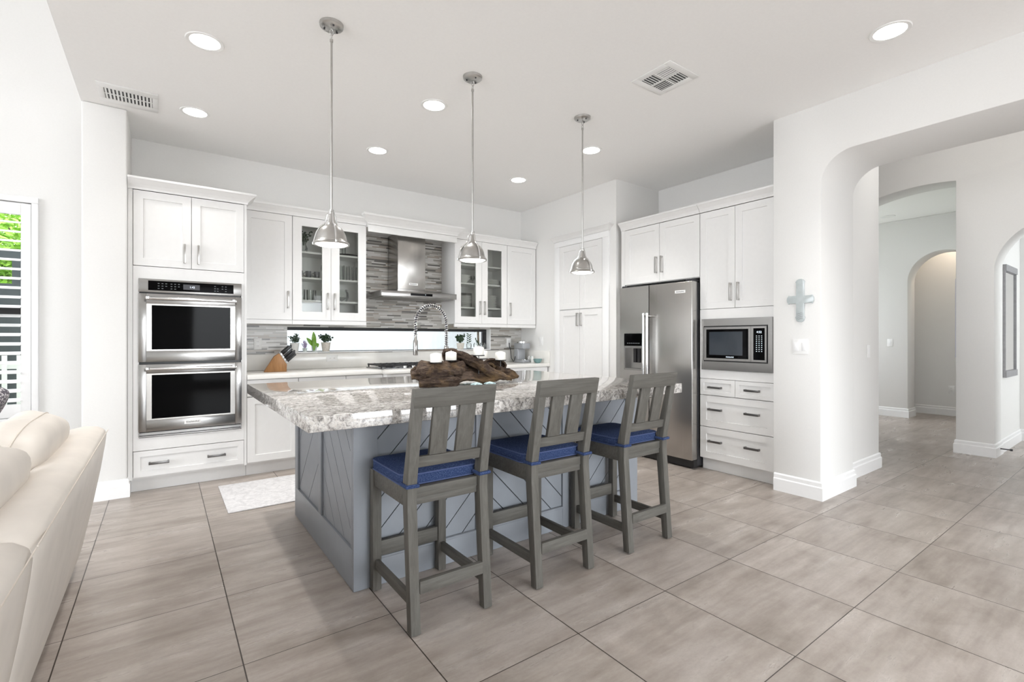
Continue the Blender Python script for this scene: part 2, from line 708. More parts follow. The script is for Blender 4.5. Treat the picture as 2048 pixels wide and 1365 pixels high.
# hall wall with the tall opening and the round arch
arc1 = [(2.4 - (2.4 - 1.42) * k / 16, 0) for k in range(17)]
arc1 = [(y, 2.975 - .26 * (y - 1.70) ** 2) for y, _ in arc1]
R2, ZS = .53, 1.925
cy = 1.122 - R2
arc2 = [(cy + R2 * math.cos(math.pi * k / 24), ZS + R2 * math.sin(math.pi * k / 24)) for k in range(25)]
poly = [(4.2, 0), (4.2, 3.6), (-3.5, 3.6), (-3.5, 0), (cy - R2, 0)] + arc2[::-1] + [(1.122, 0), (1.42, 0)] + arc1[::-1] + [(2.4, 0)]
structure(MB().prism(poly, 6.98, 7.32, 'x').build('wall_hall_far', 'wall_paint', bevel=.006))
mb = MB()
panel_with_holes(mb, 4.69, 11, 0, 3.6, [(5.2, 6.5, 1.9, 2.9)], lambda a, b, c, d: mb.box(a, -3.6, c, b, -3.45, d))
structure(mb.build('wall_hall_front', 'wall_paint'))
mb = MB()
panel_with_holes(mb, 5.58, 11, 0, 3.6, [(7.7, 9.1, .9, 2.5)], lambda a, b, c, d: mb.box(a, 4.15, c, b, 4.3, d))
structure(mb.build('wall_hall_back', 'wall_paint'))
structure(MB().box(7.321, 1.43, 3.10, 11, 4.14, 3.2).build('ceiling_far_hall', 'ceiling_paint'))
# partition between far hall and the bright room, with the picture on its right face
structure(MB().box(7.321, 1.13, 0, 10.9, 1.40, 3.59).build('wall_partition', 'wall_paint'))
structure(MB().box(8.42, -3.4, 0, 8.55, 1.129, 3.59).build('wall_bright_room', 'wall_paint'))
# niche arch in the far hall
RN = .43
cn = 2.475 - RN
arcn = [(cn + RN * math.cos(math.pi * k / 24), 2.13 + RN * math.sin(math.pi * k / 24)) for k in range(25)]
poly = [(4.14, 0), (4.14, 3.099), (1.41, 3.099), (1.41, 0), (cn - RN, 0)] + arcn[::-1] + [(2.475, 0)]
structure(MB().prism(poly, 9.40, 9.74, 'x').build('wall_niche', 'wall_paint', bevel=.008))
structure(MB().box(10.22, 1.41, 0, 10.35, 4.14, 3.099).build('wall_niche_back', 'wall_paint'))


def baseboard(name, pts, h=.142, th=.018):
    """stepped skirting along a polyline, on its right-hand side when walking it"""
    prof = [(0, 0), (th, 0), (th, h * .68), (th * .62, h * .74), (th * .62, h * .93), (th * .2, h), (0, h)]
    n = len(pts)
    offs = []
    for i in range(n):
        dirs = []
        if i > 0:
            d = Vector(pts[i]) - Vector(pts[i - 1])
            dirs.append(d.normalized())
        if i < n - 1:
            d = Vector(pts[i + 1]) - Vector(pts[i])
            dirs.append(d.normalized())
        ns = [Vector((d.y, -d.x)) for d in dirs]
        m = ns[0] if len(ns) == 1 else (ns[0] + ns[1]) / (1 + ns[0].dot(ns[1]))
        offs.append(m)
    vs, fs = [], []
    k = len(prof)
    for p, m in zip(pts, offs):
        for a, z in prof:
            vs.append((p[0] + m.x * (a + .0005), p[1] + m.y * (a + .0005), z + .0005))
    for i in range(n - 1):
        for j in range(k):
            j2 = (j + 1) % k
            fs.append((i * k + j, i * k + j2, (i + 1) * k + j2, (i + 1) * k + j))
    fs.append(tuple(range(k)))
    fs.append(tuple(range((n - 1) * k, n * k))[::-1])
    return structure(MB().add(vs, fs).build(name, 'trim_paint'))


# walked so the room is on the right-hand side
baseboard('baseboard_right', [(4.065, 1.945), (4.065, 1.60), (4.69, 1.60), (4.69, 1.69), (5.58, 1.69), (5.58, 4.1)][::-1][::-1])
baseboard('baseboard_stub', [(-.497, 5.46), (-.497, 4.82), (-.228, 4.82), (-.228, 4.935)][::-1][::-1])
baseboard('baseboard_hall', [(7.32, 1.42), (6.98, 1.42), (6.98, 1.122), (7.32, 1.122)])
baseboard('baseboard_picture_wall', [(7.34, 1.13), (8.42, 1.13), (8.42, .62)])
baseboard('baseboard_niche', [(9.40, 4.12), (9.40, 2.475), (9.74, 2.475)])
baseboard('baseboard_niche_back', [(10.22, 4.1), (10.22, 1.42)])
baseboard('baseboard_far_left', [(7.32, 2.42), (7.32, 4.1)][::-1])

# mosaic tile on the back wall round the strip window
mb = MB()
panel_with_holes(mb, .612, 4.118, 1.078, 2.46, [(WX0, WX1, WZ0, WZ1)], lambda a, b, c, d: mb.box(a, YB - .009, c, b, YB - .0005, d))
structure(mb.build('wall_back_mosaic', 'mosaic_tile'))

# strip window
win = structure(MB().box(WX0 + .001, YB + .085, WZ1 - .034, WX1 - .001, YB + .125, WZ1 - .001)
                .box(WX0 + .001, YB + .085, WZ0 + .001, WX1 - .001, YB + .125, WZ0 + .017)
                .box(WX0 + .001, YB + .085, WZ0 + .018, WX0 + .017, YB + .125, WZ1 - .035)
                .box(WX1 - .07, YB + .085, WZ0 + .018, WX1 - .001, YB + .125, WZ1 - .035).build('window_1', 'window_black'))
MB().box(WX0 + .02, YB + .10, WZ0 + .02, WX1 - .073, YB + .106, WZ1 - .037).build('pane', 'pane_glass', win)
MB().box(WX0 + .001, YB - .012, WZ0 - .0, WX1 - .001, YB + .083, WZ0 + .010).build('sill', 'trim_paint', win)
mb = MB().box(WX1 - .010, YB - .010, WZ0 + .012, WX1 + .0, YB + .083, WZ1 - .001)
mb.build('jamb', 'trim_paint', win)

# shuttered window of the living room
win = structure(MB().box(LX0, YB + .06, 1.435, LX1, YB + .12, 1.50).box(LX0, YB + .06, LZ0, LX0 + .05, YB + .12, LZ1)
                .box(LX1 - .035, YB + .06, LZ0, LX1, YB + .12, LZ1).box(LX0, YB + .06, LZ1 - .05, LX1, YB + .12, LZ1)
                .box(LX0, YB + .06, LZ0, LX1, YB + .12, LZ0 + .05).build('window_2', 'window_black'))
MB().box(LX0 + .051, YB + .085, LZ0 + .051, LX1 - .036, YB + .09, LZ1 - .051).build('pane', 'pane_glass', win)
sh = thing('window_shutter', 'white louvred plantation shutter over the window behind the sofa', 'shutter', (LX1, YB, 0))
mb = MB()
W = LX0 - LX1
mb.box(W - .04, -.035, LZ0 - .04, .04, -.001, LZ0 - .001).box(W - .04, -.035, LZ1 + .001, .04, -.001, LZ1 + .05)
mb.box(0, -.035, LZ0 - .001, .04, -.001, LZ1 + .001).box(W - .04, -.035, LZ0 - .001, W, -.001, LZ1 + .001)
mb.build('casing', 'trim_paint', sh, bevel=.004)
PW = .62
for k in range(3):
    x1 = -.004 - k * .607
    x0 = x1 - .60
    mb = MB().box(x1 - .058, -.022, LZ0 + .006, x1, .008, LZ1 - .006).box(x0, -.022, LZ0 + .006, x0 + .058, .008, LZ1 - .006)
    mb.box(x0 + .058, -.022, LZ1 - .10, x1 - .058, .008, LZ1 - .006).box(x0 + .058, -.022, LZ0 + .006, x1 - .058, .008, LZ0 + .11)
    pn = mb.build('panel', 'trim_paint', sh, bevel=.002)
    sl = MB()
    z = LZ0 + .145
    while z < LZ1 - .115:
        q = [(-.042, -.010), (-.040, -.014), (.026, .008), (.024, .012)]
        sl.prism([(a, z + b) for a, b in q], x0 + .059, x1 - .059, 'x')
        z += .0752
    sl.build('louver', 'trim_paint', pn)

# ------------------------------------------------------------------ cabinet parts (local: x along the front, y=0 front face, z up)


def shaker(x0, x1, z0, z1, rail=.062, th=.02, rec=.009, hole=False):
    mb = MB()
    o = [(x0, z0), (x1, z0), (x1, z1), (x0, z1)]
    r = min(rail, (x1 - x0) * .3, (z1 - z0) * .3)
    i = [(x0 + r, z0 + r), (x1 - r, z0 + r), (x1 - r, z1 - r), (x0 + r, z1 - r)]
    vs = [(a, 0, b) for a, b in o] + [(a, 0, b) for a, b in i]
    if hole:
        vs += [(a, th, b) for a, b in i] + [(a, th, b) for a, b in o]
        fs = []
        for k in range(4):
            k2 = (k + 1) % 4
            fs += [(k, k2, 4 + k2, 4 + k), (4 + k, 4 + k2, 8 + k2, 8 + k), (8 + k, 8 + k2, 12 + k2, 12 + k), (12 + k, 12 + k2, k2, k)]
    else:
        e = .002
        ii = [(x0 + r + e, z0 + r + e), (x1 - r - e, z0 + r + e), (x1 - r - e, z1 - r - e), (x0 + r + e, z1 - r - e)]
        vs += [(a, rec, b) for a, b in ii] + [(a, th, b) for a, b in o]
        fs = [(8, 9, 10, 11), (12, 15, 14, 13)]
        for k in range(4):
            k2 = (k + 1) % 4
            fs += [(k, k2, 4 + k2, 4 + k), (4 + k, 4 + k2, 8 + k2, 8 + k), (12 + k, 12 + k2, k2, k)]
    return mb.add(vs, fs)


def pull(x, z, L, vertical, out=.034, w=.014):
    h = L / 2
    w = w if vertical else .019
    if vertical:
        return MB().box(x - w / 2, -out, z - h, x + w / 2, -out + .010, z + h).box(x - w / 2, -out + .010, z - h, x + w / 2, -.0003, z - h + .012) \
            .box(x - w / 2, -out + .010, z + h - .012, x + w / 2, -.0003, z + h)
    return MB().box(x - h, -out, z - w / 2, x + h, -out + .010, z + w / 2).box(x - h, -out + .010, z - w / 2, x - h + .012, -.0003, z + w / 2) \
        .box(x + h - .012, -out + .010, z - w / 2, x + h, -.0003, z + w / 2)


G = .0018


def front(parent, kind, x0, x1, z0, z1, pulls=(), hole=False, rail=.062, L=.16):
    o = shaker(x0 + G, x1 - G, z0 + G, z1 - G, rail, hole=hole).build(kind, 'cabinet_paint', parent)
    for x, z, v in pulls:
        pull(x, z, L, v).build('handle', 'nickel' if v else 'nickel_darkened', o, bevel=.001)
    if hole:
        MB().box(x0 + rail - .004, .010, z0 + rail - .004, x1 - rail + .004, .014, z1 - rail + .004).build('pane', 'cabinet_glass', o)
    return o


def carcass(parent, w, d, z0, z1, shelves=(), mat='cabinet_paint', solid=False):
    mb = MB()
    if solid:
        mb.box(0, .021, z0, w, d, z1)
    else:
        t_ = .018
        mb.box(0, .021, z0, t_, d, z1).box(w - t_, .021, z0, w, d, z1)
        mb.box(t_, .021, z0, w - t_, d, z0 + t_).box(t_, .021, z1 - t_, w - t_, d, z1)
        mb.box(t_, d - t_, z0 + t_, w - t_, d, z1 - t_)
        for s_ in shelves:
            mb.box(t_, s_[1] if isinstance(s_, tuple) else .045, (s_[0] if isinstance(s_, tuple) else s_) - t_, w - t_, d - t_, s_[0] if isinstance(s_, tuple) else s_)
    return mb.build('body', mat, parent)


def crown(parent, x0, x1, z0, z1, proj=.055, d=.3, left=True, right=True, y0=0.0, mat='cabinet_paint', top=None):
    """crown moulding along the front with optional returns"""
    h = z1 - z0
    prof = [(0, 0), (.006, 0), (.010, h * .18), (proj * .35, h * .40), (proj * .80, h * .72), (proj * .95, h * .80), (proj, h * .82), (proj, h), (0, h)]
    path = []
    if left:
        path.append((x0, d, (-1, 0)))
    path.append((x0, y0, (-1 if left else 0, -1)))
    path.append((x1, y0, (1 if right else 0, -1)))
    if right:
        path.append((x1, d, (1, 0)))
    vs, fs = [], []
    k = len(prof)
    for x, y, (mx, my) in path:
        for a, z in prof:
            vs.append((x + mx * a, y + my * a, z0 + z))
    for i in range(len(path) - 1):
        for j in range(k):
            j2 = (j + 1) % k
            fs.append((i * k + j, i * k + j2, (i + 1) * k + j2, (i + 1) * k + j))
    fs.append(tuple(range(k)))
    fs.append(tuple(range((len(path) - 1) * k, len(path) * k)))
    mb = MB().add(vs, fs)
    mb.box(x0, y0 + .001, z1 - .012, x1, d if top is None else top, z1)
    return mb.build('crown_molding', mat, parent)


# ------------------------------------------------------------------ oven cabinet
YF = 4.87
oc = thing('oven_cabinet', 'tall white oven cabinet at the left end of the kitchen wall', 'cabinet', (-.226, YF, 0))
OW = .83
mb = MB()
mb.box(0, .021, .11, .02, .605, 2.43).box(OW - .02, .0, .11, OW, .605, 2.43).box(.02, .021, .11, OW - .02, .605, .128)
mb.box(.02, .021, 2.41, OW - .02, .605, 2.43).box(.02, .59, .128, OW - .02, .605, 2.41).box(.02, .03, 1.79, OW - .02, .59, 1.81)
mb.box(.02, .03, .38, OW - .02, .59, .40)
mb.build('body', 'cabinet_paint', oc)
mb = MB().box(0, .0, .11, .03, .02, 2.43)
mb.box(.032, .001, .338, .069, .02, 1.82).box(.787, .001, .338, OW - .021, .02, 1.82).box(.069, .001, 1.722, .787, .02, 1.82).box(.069, .001, .338, .787, .02, .440)
mb.build('face_frame', 'cabinet_paint', oc)
front(oc, 'door', .032, .42, 1.823, 2.428, [(.372, 1.945, True)])
front(oc, 'door', .42, OW - .021, 1.823, 2.428, [(.468, 1.945, True)])
front(oc, 'drawer', .032, OW - .021, .125, .335, [(.20, .232, False), (.60, .232, False)], rail=.045, L=.135)
MB().box(0, .07, .001, OW, .10, .109).build('toe_kick', 'cabinet_paint', oc)
crown(oc, 0, OW, 2.431, 2.518, .07, .605, left=False)

# ------------------------------------------------------------------ double oven
ov = thing('double_oven', 'stainless steel built-in double oven in the tall white cabinet', 'oven', (-.159, YF - .0032, 0))
VW = .72
MB().box(.006, .004, .446, VW - .006, .55, 1.716).build('body', 'black_plastic', ov)
mb = MB().box(0, -.022, 1.612, VW, .003, 1.72)
cp = mb.build('control_panel', 'steel_h', ov, bevel=.002)
cg = MB().box(.062, -.0245, 1.628, VW - .062, -.0223, 1.705).build('touch_glass', 'black_gloss', cp)
MB().box(.295, -.0252, 1.645, .41, -.0247, 1.688).build('display', 'dark_metal', cp)
text_part('clock_digits', '1:42', .022, 'display_white', cp, (.357, -.0256, 1.666))
kp = MB()
random.seed(4)
for gx in (.13, .155, .18, .215, .24, .265, .52, .54, .575, .60):
    for gz in (1.645, 1.665, 1.685):
        if random.random() < .85:
            kp.box(gx - .006, -.0250, gz - .0022, gx + .006, -.0246, gz + .0022)
join_marks(cg, kp, 'key_print')


def oven_door(z0, z1, gz0, gz1, hz, badge=None):
    mb = MB()
    gx0, gx1 = .085, VW - .085
    fx0, fx1 = gx0 - .035, gx1 + .035
    mb.box(0, -.030, z0, fx0, .003, z1).box(fx1, -.030, z0, VW, .003, z1).box(fx0, -.030, z0, fx1, .003, gz0 - .012).box(fx0, -.030, gz1 + .012, fx1, .003, z1)
    d = mb.build('door', 'steel_h', ov, bevel=.002)
    mb = MB().box(fx0 + .0005, -.024, gz0 - .0115, gx0, .002, gz1 + .0115).box(gx1, -.024, gz0 - .0115, fx1 - .0005, .002, gz1 + .0115)
    mb.box(gx0, -.026, gz0 - .0115, gx1, .002, gz0).box(gx0, -.026, gz1, gx1, .002, gz1 + .0115)
    mb.build('window_trim', 'steel_v', d)
    MB().box(gx0 + .0005, -.020, gz0 + .0005, gx1 - .0005, .001, gz1 - .0005).build('window', 'black_gloss', d)
    hb = MB()
    pts = [(.055, -.075, hz), (VW - .055, -.075, hz)]
    hb.tube([(.045, -.075, hz), (VW - .045, -.075, hz)], .0135, 12)
    for hx in (.062, VW - .062):
        hb.tube([(hx, -.074, hz), (hx, -.0302, hz)], .012, 10)
        hb.lathe([(.0, -.004), (.017, -.004), (.017, .012), (.0, .012)], (hx, -.075, hz), 14, cap=False)
    hb.build('handle', 'chrome', d, smooth=True)
    if badge:
        b = MB().box(VW / 2 - .058, -.0325, badge - .016, VW / 2 + .058, -.0303, badge + .016).build('badge', 'plate_white', d)
        text_part('badge_lettering', 'KitchenAid', .020, 'black_plastic', d, (VW / 2, -.0328, badge))
    return d


oven_door(1.050, 1.600, 1.150, 1.508, 1.560)
oven_door(.490, 1.030, .592, .945, .995, badge=.545)
MB().box(0, -.012, .446, VW, .003, .455).box(0, -.018, .462, VW, .003, .482).build('vent_trim', 'steel_h', ov)

# ------------------------------------------------------------------ base cabinets and counter on the back wall


def base_unit(name, label, x0, x1, face_y, doors, drawer=True, right_return=False):
    t_ = thing(name, label, 'cabinet', (x0, face_y, 0))
    w = x1 - x0
    carcass(t_, w, YB - .005 - face_y, .11, .868)
    zt = .866
    if drawer:
        front(t_, 'drawer', 0, w, .715, zt, [(w / 2, .79, False)], rail=.04, L=.135)
        zt = .712
    n = doors
    for k in range(n):
        a, b = w * k / n, w * (k + 1) / n
        hx = (b - .03) if (k == 0 and n == 2) or (n == 1) else (a + .03)
        front(t_, 'door', a, b, .125, zt, [(hx, zt - .12, True)])
    MB().box(0, .07, .001, w, .09, .109).build('toe_kick', 'cabinet_paint', t_)
    return t_


base_unit('base_cabinet', 'white base cabinet with one door right beside the oven cabinet', .606, 1.035, YF, 1)
base_unit('base_cabinet', 'white base cabinet below the knife block end of the counter, second from the ovens', 1.037, 1.478, YF, 1)
base_unit('base_cabinet', 'white base cabinet just left of the cooktop cabinet', 1.480, 1.858, YF, 1)
rb = base_unit('cooktop_cabinet', 'white cooktop base cabinet standing forward of its neighbours', 1.862, 2.80, YF - .085, 2)
for px in (0.004, .894):
    MB().box(px, -.012, .001, px + .04, -.0005, .868).build('pilaster', 'cabinet_paint', rb)
base_unit('base_cabinet', 'white base cabinet just right of the cooktop cabinet', 2.804, 3.45, YF, 2)
base_unit('base_cabinet', 'white base cabinet in the right corner below the coffee maker', 3.452, 4.10, YF, 2)

ct = thing('countertop', 'white quartz countertop along the back kitchen wall', 'countertop', (.606, YB, 0))
mb = MB()
poly = [(0, -.006), (0, YF - .03 - YB), (1.235, YF - .03 - YB), (1.235, YF - .115 - YB), (2.215, YF - .115 - YB), (2.215, YF - .03 - YB), (3.512, YF - .03 - YB), (3.512, -.006)]
mb.prism(poly, .872, .914, 'z')
mb.build('slab', 'quartz_white', ct, bevel=.003)
MB().box(0, -.020, .9145, 3.492, -.0098, 1.077).box(3.494, YF - .03 - YB, .9145, 3.512, -.006, 1.077).build('backsplash', 'quartz_white', ct, bevel=.002)

# ------------------------------------------------------------------ upper cabinets
YU = 5.13
UB, UT, CT = 1.42, 2.452, 2.535
UD = YB - YU - .012


def upper(label, x0, x1, doors, glass, cl=False, cr=False, shelves=()):
    t_ = thing('glass_cabinet' if glass else 'wall_cabinet', label, 'cabinet', (x0, YU, 0))
    w = x1 - x0
    carcass(t_, w, UD, UB, UT, shelves, mat='cabinet_paint')
    for k in range(doors):
        a, b = w * k / doors, w * (k + 1) / doors
        if doors == 2:
            hx = b - .035 if k == 0 else a + .035
        else:
            hx = b - .04 if x0 < 2 else a + .04
        front(t_, 'door', a, b, UB + .002, UT, [(hx, UB + .20, True)], hole=glass, rail=.085 if glass else .068, L=.17)
    MB().box(0, .003, UB - .04, w, .022, UB - .0005).build('light_rail', 'cabinet_paint', t_)
    crown(t_, -.0009, w + .0009, UT + .001, CT, .05, UD, left=cl, right=cr)
    return t_


upper('white single-door wall cabinet between the oven cabinet and the glass doors', .606, 1.034, 1, False)
SH1 = (1.63, 1.86, 2.12)
gl = upper('white wall cabinet with two glass doors holding drinking glasses, left of the hood', 1.036, 1.774, 2, True, shelves=SH1)
gr = upper('white wall cabinet with two glass doors holding white dishes, right of the hood', 2.856, 3.634, 2, True, shelves=(1.63, 1.93, 2.16))
upper('white single-door wall cabinet in the right corner above the coffee maker', 3.636, 4.108, 1, False)

vl = thing('hood_valance', 'white crowned valance box above the range hood', 'valance', (1.776, 5.07, 0))
MB().box(0, 0, 2.385, 1.078, .02, 2.46).box(0, .021, 2.44, 1.078, YB - 5.07 - .012, 2.458).build('panel', 'cabinet_paint', vl, bevel=.002)
crown(vl, -.0, 1.078, 2.461, 2.565, .07, .0085, left=True, right=True, top=YB - 5.07 - .012)
for px in (0.0, 1.062):
    MB().box(px, .0, 2.461, px + .016, .06, 2.55).build('side_block', 'cabinet_paint', vl)

# ------------------------------------------------------------------ range hood
hd = thing('range_hood', 'stainless steel chimney range hood above the cooktop', 'hood', (1.885, 4.98, 0))
HW, HD_ = .915, YB - 4.98 - .012
mb = MB().box(0, 0, 1.695, HW, HD_, 1.758)
cn_ = mb.build('canopy', 'steel_h', hd, bevel=.003)
cx0, cx1, cy0 = .262, .600, .185
vs = [(.012, .012, 1.7585), (HW - .012, .012, 1.7585), (HW - .012, HD_, 1.7585), (.012, HD_, 1.7585),
      (cx0, cy0, 1.80), (cx1, cy0, 1.80), (cx1, HD_, 1.80), (cx0, HD_, 1.80)]
MB().add(vs, [(0, 1, 5, 4), (1, 2, 6, 5), (2, 3, 7, 6), (3, 0, 4, 7), (0, 3, 2, 1), (4, 5, 6, 7)]).build('sloped_top', 'steel_h', hd)
ch = MB().box(cx0, cy0, 1.8005, cx1, HD_, 2.438).build('chimney', 'steel_v', hd, bevel=.002)
cs = MB().box(.335, -.003, 1.715, .60, -.0003, 1.742).build('control_strip', 'black_gloss', hd)
MB().box(.51, -.0036, 1.726, .516, -.0032, 1.732).build('indicator', 'display_white', cs)
bd = MB().box(.395, cy0 - .003, 1.85, .505, cy0 - .0004, 1.876).build('badge', 'plate_white', ch)
text_part('badge_lettering', 'KitchenAid', .018, 'black_plastic', ch, (.45, cy0 - .0034, 1.863))
MB().box(.03, .03, 1.690, HW - .03, HD_ - .03, 1.6948).build('filter', 'steel_dark', hd)

# ------------------------------------------------------------------ cooktop
ck = thing('cooktop', 'stainless gas cooktop with black grates on the back counter', 'cooktop', (1.83, 4.80, .9142))
CW, CD = .92, .50
MB().box(0, 0, 0, CW, CD, .012).build('plate', 'steel_h', ck, bevel=.004)
for k in range(3):
    x0 = .012 + k * .300
    mb = MB()
    for yy in (.09, .48):
        mb.box(x0, yy - .006, .030, x0 + .292, yy + .006, .046)
    for j in range(5):
        xx = x0 + .006 + j * .070
        mb.box(xx - .006, .09, .032, xx + .006, .48, .048)
    for yy in (.22, .36):
        mb.box(x0, yy - .005, .030, x0 + .292, yy + .005, .045)
    for xx in (x0 + .004, x0 + .276):
        for yy in (.088, .470):
            mb.box(xx, yy, .0122, xx + .012, yy + .012, .032)
    mb.build('grate', 'cast_iron', ck)
for bx, by in ((.155, .18), (.155, .40), (.458, .29), (.76, .18), (.76, .40)):
    MB().lathe([(.05, .0122), (.05, .02), (.03, .022), (.03, .028), (.0, .028)], (bx, by, 0), 20, cap=False).build('burner', 'cast_iron', ck, smooth=True)
for k in range(5):
    MB().lathe([(.020, .0122), (.020, .030), (.017, .034), (.0, .034)], (.26 + k * .10, .042, 0), 16, cap=False).build('knob', 'chrome', ck, smooth=True)

# ------------------------------------------------------------------ tower with microwave, over-fridge cabinet (facing -x)
XT = 4.14
RZ = -HP
tw = thing('microwave_cabinet', 'tall white cabinet with drawers and microwave, between fridge and archway', 'cabinet', (XT, 2.670, 0), RZ)
TW, TD = .712, .722
mb = MB()
t_ = .018
mb.box(0, .021, .11, t_, TD, 2.43).box(TW - t_, .0, .11, TW, TD, 2.43).box(t_, .021, .11, TW - t_, TD, .128).box(t_, .021, 2.412, TW - t_, TD, 2.43)
mb.box(t_, TD - t_, .128, TW - t_, TD, 2.412).box(t_, .03, .885, TW - t_, TD - t_, .905).box(t_, .03, 1.48, TW - t_, TD - t_, 1.50)
mb.build('body', 'cabinet_paint', tw)
MB().box(.001, .0, .864, .045, .02, 1.512).box(.662, .0, .864, TW - .019, .02, 1.512).box(.045, .0, 1.412, .662, .02, 1.512).box(.045, .0, .864, .662, .02, .958).build('face_frame', 'cabinet_paint', tw)
TX = TW - .019
front(tw, 'door', 0, TX / 2, 1.514, 2.428, [(TX / 2 - .035, 1.66, True)])
front(tw, 'door', TX / 2, TX, 1.514, 2.428, [(TX / 2 + .035, 1.66, True)])
front(tw, 'drawer', 0, TX / 2, .709, .862, [(TX * .23, .785, False)], rail=.035, L=.13)
front(tw, 'drawer', TX / 2, TX, .709, .862, [(TX * .73, .785, False)], rail=.035, L=.13)
for a, b in ((.412, .707), (.115, .410)):
    front(tw, 'drawer', 0, TX, a, b, [(TX * .23, (a + b) / 2 + .02, False), (TX * .73, (a + b) / 2 + .02, False)], L=.13)
MB().box(0, .05, .001, TW, .07, .109).build('toe_kick', 'cabinet_paint', tw)
crown(tw, 0, TW, 2.431, 2.513, .055, TD, left=False, right=False)

fc = thing('fridge_cabinet', 'white two-door cabinet above the refrigerator', 'cabinet', (XT, 3.642, 0), RZ)
FW = .969
mb = MB()
mb.box(0, .0, .001, .05, TD, 2.43).box(FW - t_, .021, 1.822, FW, TD, 2.43).box(.05, .021, 1.822, FW - t_, TD, 1.84).box(.05, .021, 2.412, FW - t_, TD, 2.43)
mb.box(.05, TD - t_, 1.84, FW - t_, TD, 2.412)
mb.build('body', 'cabinet_paint', fc)
mid = .05 + (FW - .05) / 2
front(fc, 'door', .05, mid, 1.826, 2.428, [(mid - .035, 2.0, True)], L=.17)
front(fc, 'door', mid, FW, 1.826, 2.428, [(mid + .035, 2.0, True)], L=.17)
crown(fc, 0, FW, 2.431, 2.513, .055, TD, left=False, right=False)

# ------------------------------------------------------------------ microwave
mw = thing('microwave', 'stainless built-in microwave in the white cabinet beside the fridge', 'microwave', (XT, 2.640, 0), RZ)
MWW, z0, z1 = .652, .948, 1.421
mb = MB().box(0, -.022, z0, MWW, -.001, z0 + .078).box(0, -.022, z1 - .066, MWW, -.001, z1).box(0, -.022, z0 + .078, .022, -.001, z1 - .066).box(MWW - .034, -.022, z0 + .078, MWW, -.001, z1 - .066)
mb.build('trim_frame', 'steel_h', mw)
MB().box(.024, .002, z0 + .081, MWW - .045, .40, z1 - .069).build('body', 'black_plastic', mw)
a, b, c, d = .030, MWW - .042, z0 + .088, z1 - .076
mb = MB().box(.0225, -.014, z0 + .0785, MWW - .0345, -.0005, c).box(.0225, -.014, d, MWW - .0345, -.0005, z1 - .0665).box(.0225, -.014, c, a, -.0005, d).box(b, -.014, c, MWW - .0345, -.0005, d)
mb.build('gap_frame', 'black_plastic', mw)
dx = b - .135
mb = MB().box(a + .001, -.030, c + .001, a + .024, -.001, d - .001).box(dx - .022, -.030, c + .001, dx, -.001, d - .001).box(a + .024, -.030, d - .022, dx - .022, -.001, d - .001).box(a + .024, -.030, c + .001, dx - .022, -.001, c + .022)
md_ = mb.build('door', 'steel_h', mw)
MB().box(a + .0245, -.027, c + .0225, dx - .0225, -.001, d - .0225).build('window', 'black_gloss', md_)
MB().box(a + .052, -.0274, c + .052, dx - .075, -.0271, d - .045).build('window_reflection', 'reflection_blue', md_)  # bluish reflection in the door glass, painted as a lighter pane
text_part('lettering', 'KitchenAid', .016, 'display_white', md_, ((a + dx) / 2 + .03, -.0274, c + .036))
mb = MB().box(dx + .002, -.030, c + .001, dx + .022, -.001, d - .001).box(b - .016, -.030, c + .001, b - .001, -.001, d - .001).box(dx + .022, -.030, d - .018, b - .016, -.001, d - .001).box(dx + .022, -.030, c + .001, b - .016, -.001, c + .018)
pn = mb.build('control_panel', 'steel_h', mw)
tg = MB().box(dx + .0225, -.028, c + .0185, b - .0165, -.001, d - .0185).build('touch_glass', 'black_gloss', pn)
kx = (dx + .022 + b - .016) / 2
text_part('clock_digits', '4:52', .026, 'display_white', pn, (kx, -.0284, d - .052))
kp = MB()
for r in range(9):
    for q in range(3):
        kx_ = kx + (q - 1) * .022
        kz_ = d - .085 - r * .0165
        kp.box(kx_ - .0045, -.0284, kz_ - .0022, kx_ + .0045, -.0281, kz_ + .0022)
join_marks(tg, kp, 'display_white')

# ------------------------------------------------------------------ fridge
fr = thing('refrigerator', 'stainless steel side-by-side refrigerator with ice dispenser', 'refrigerator', (4.03, 3.568, 0), RZ)
RW, RH = .888, 1.785
MB().box(.004, .092, .02, RW - .004, .80, RH - .01).build('body', 'dark_metal', fr, bevel=.004)
sx = .388
DX0, DX1, DZ0, DZ1 = .062, .300, .905, 1.292
mb = MB()
panel_with_holes(mb, .002, sx - .003, .085, RH - .002, [(DX0, DX1, DZ0, DZ1)], lambda p, q, r, s: mb.box(p, 0, r, q, .085, s))
dl = mb.build('door', 'steel_v', fr)
dr = MB().box(sx + .003, 0, .085, RW - .002, .085, RH - .002).build('door', 'steel_v', fr, bevel=.006, seg=3)
dp = MB().box(DX0 + .001, .055, DZ0 + .001, DX1 - .001, .084, DZ1 - .001).box(DX0 + .001, .002, DZ0 + .001, DX0 + .012, .055, 1.14).box(DX1 - .012, .002, DZ0 + .001, DX1 - .001, .055, 1.14) \
    .box(DX0 + .012, .002, DZ0 + .001, DX1 - .012, .055, DZ0 + .016).box(DX0 + .001, .001, 1.135, DX1 - .001, .055, 1.16).build('dispenser', 'steel_h', dl)
dd = MB().box(DX0 + .001, .001, 1.162, DX1 - .001, .054, DZ1 - .001).build('dispenser_display', 'black_gloss', dl)
km = MB()
for k in range(7):
    km.box(DX0 + .04 + k * .025, .0002, 1.185, DX0 + .055 + k * .025, .0008, 1.192)
join_marks(dd, km, 'key_print')
for px in (.17, .225):
    MB().box(px, .02, .985, px + .035, .054, 1.134).build('dispenser_paddle', 'black_plastic', dl)
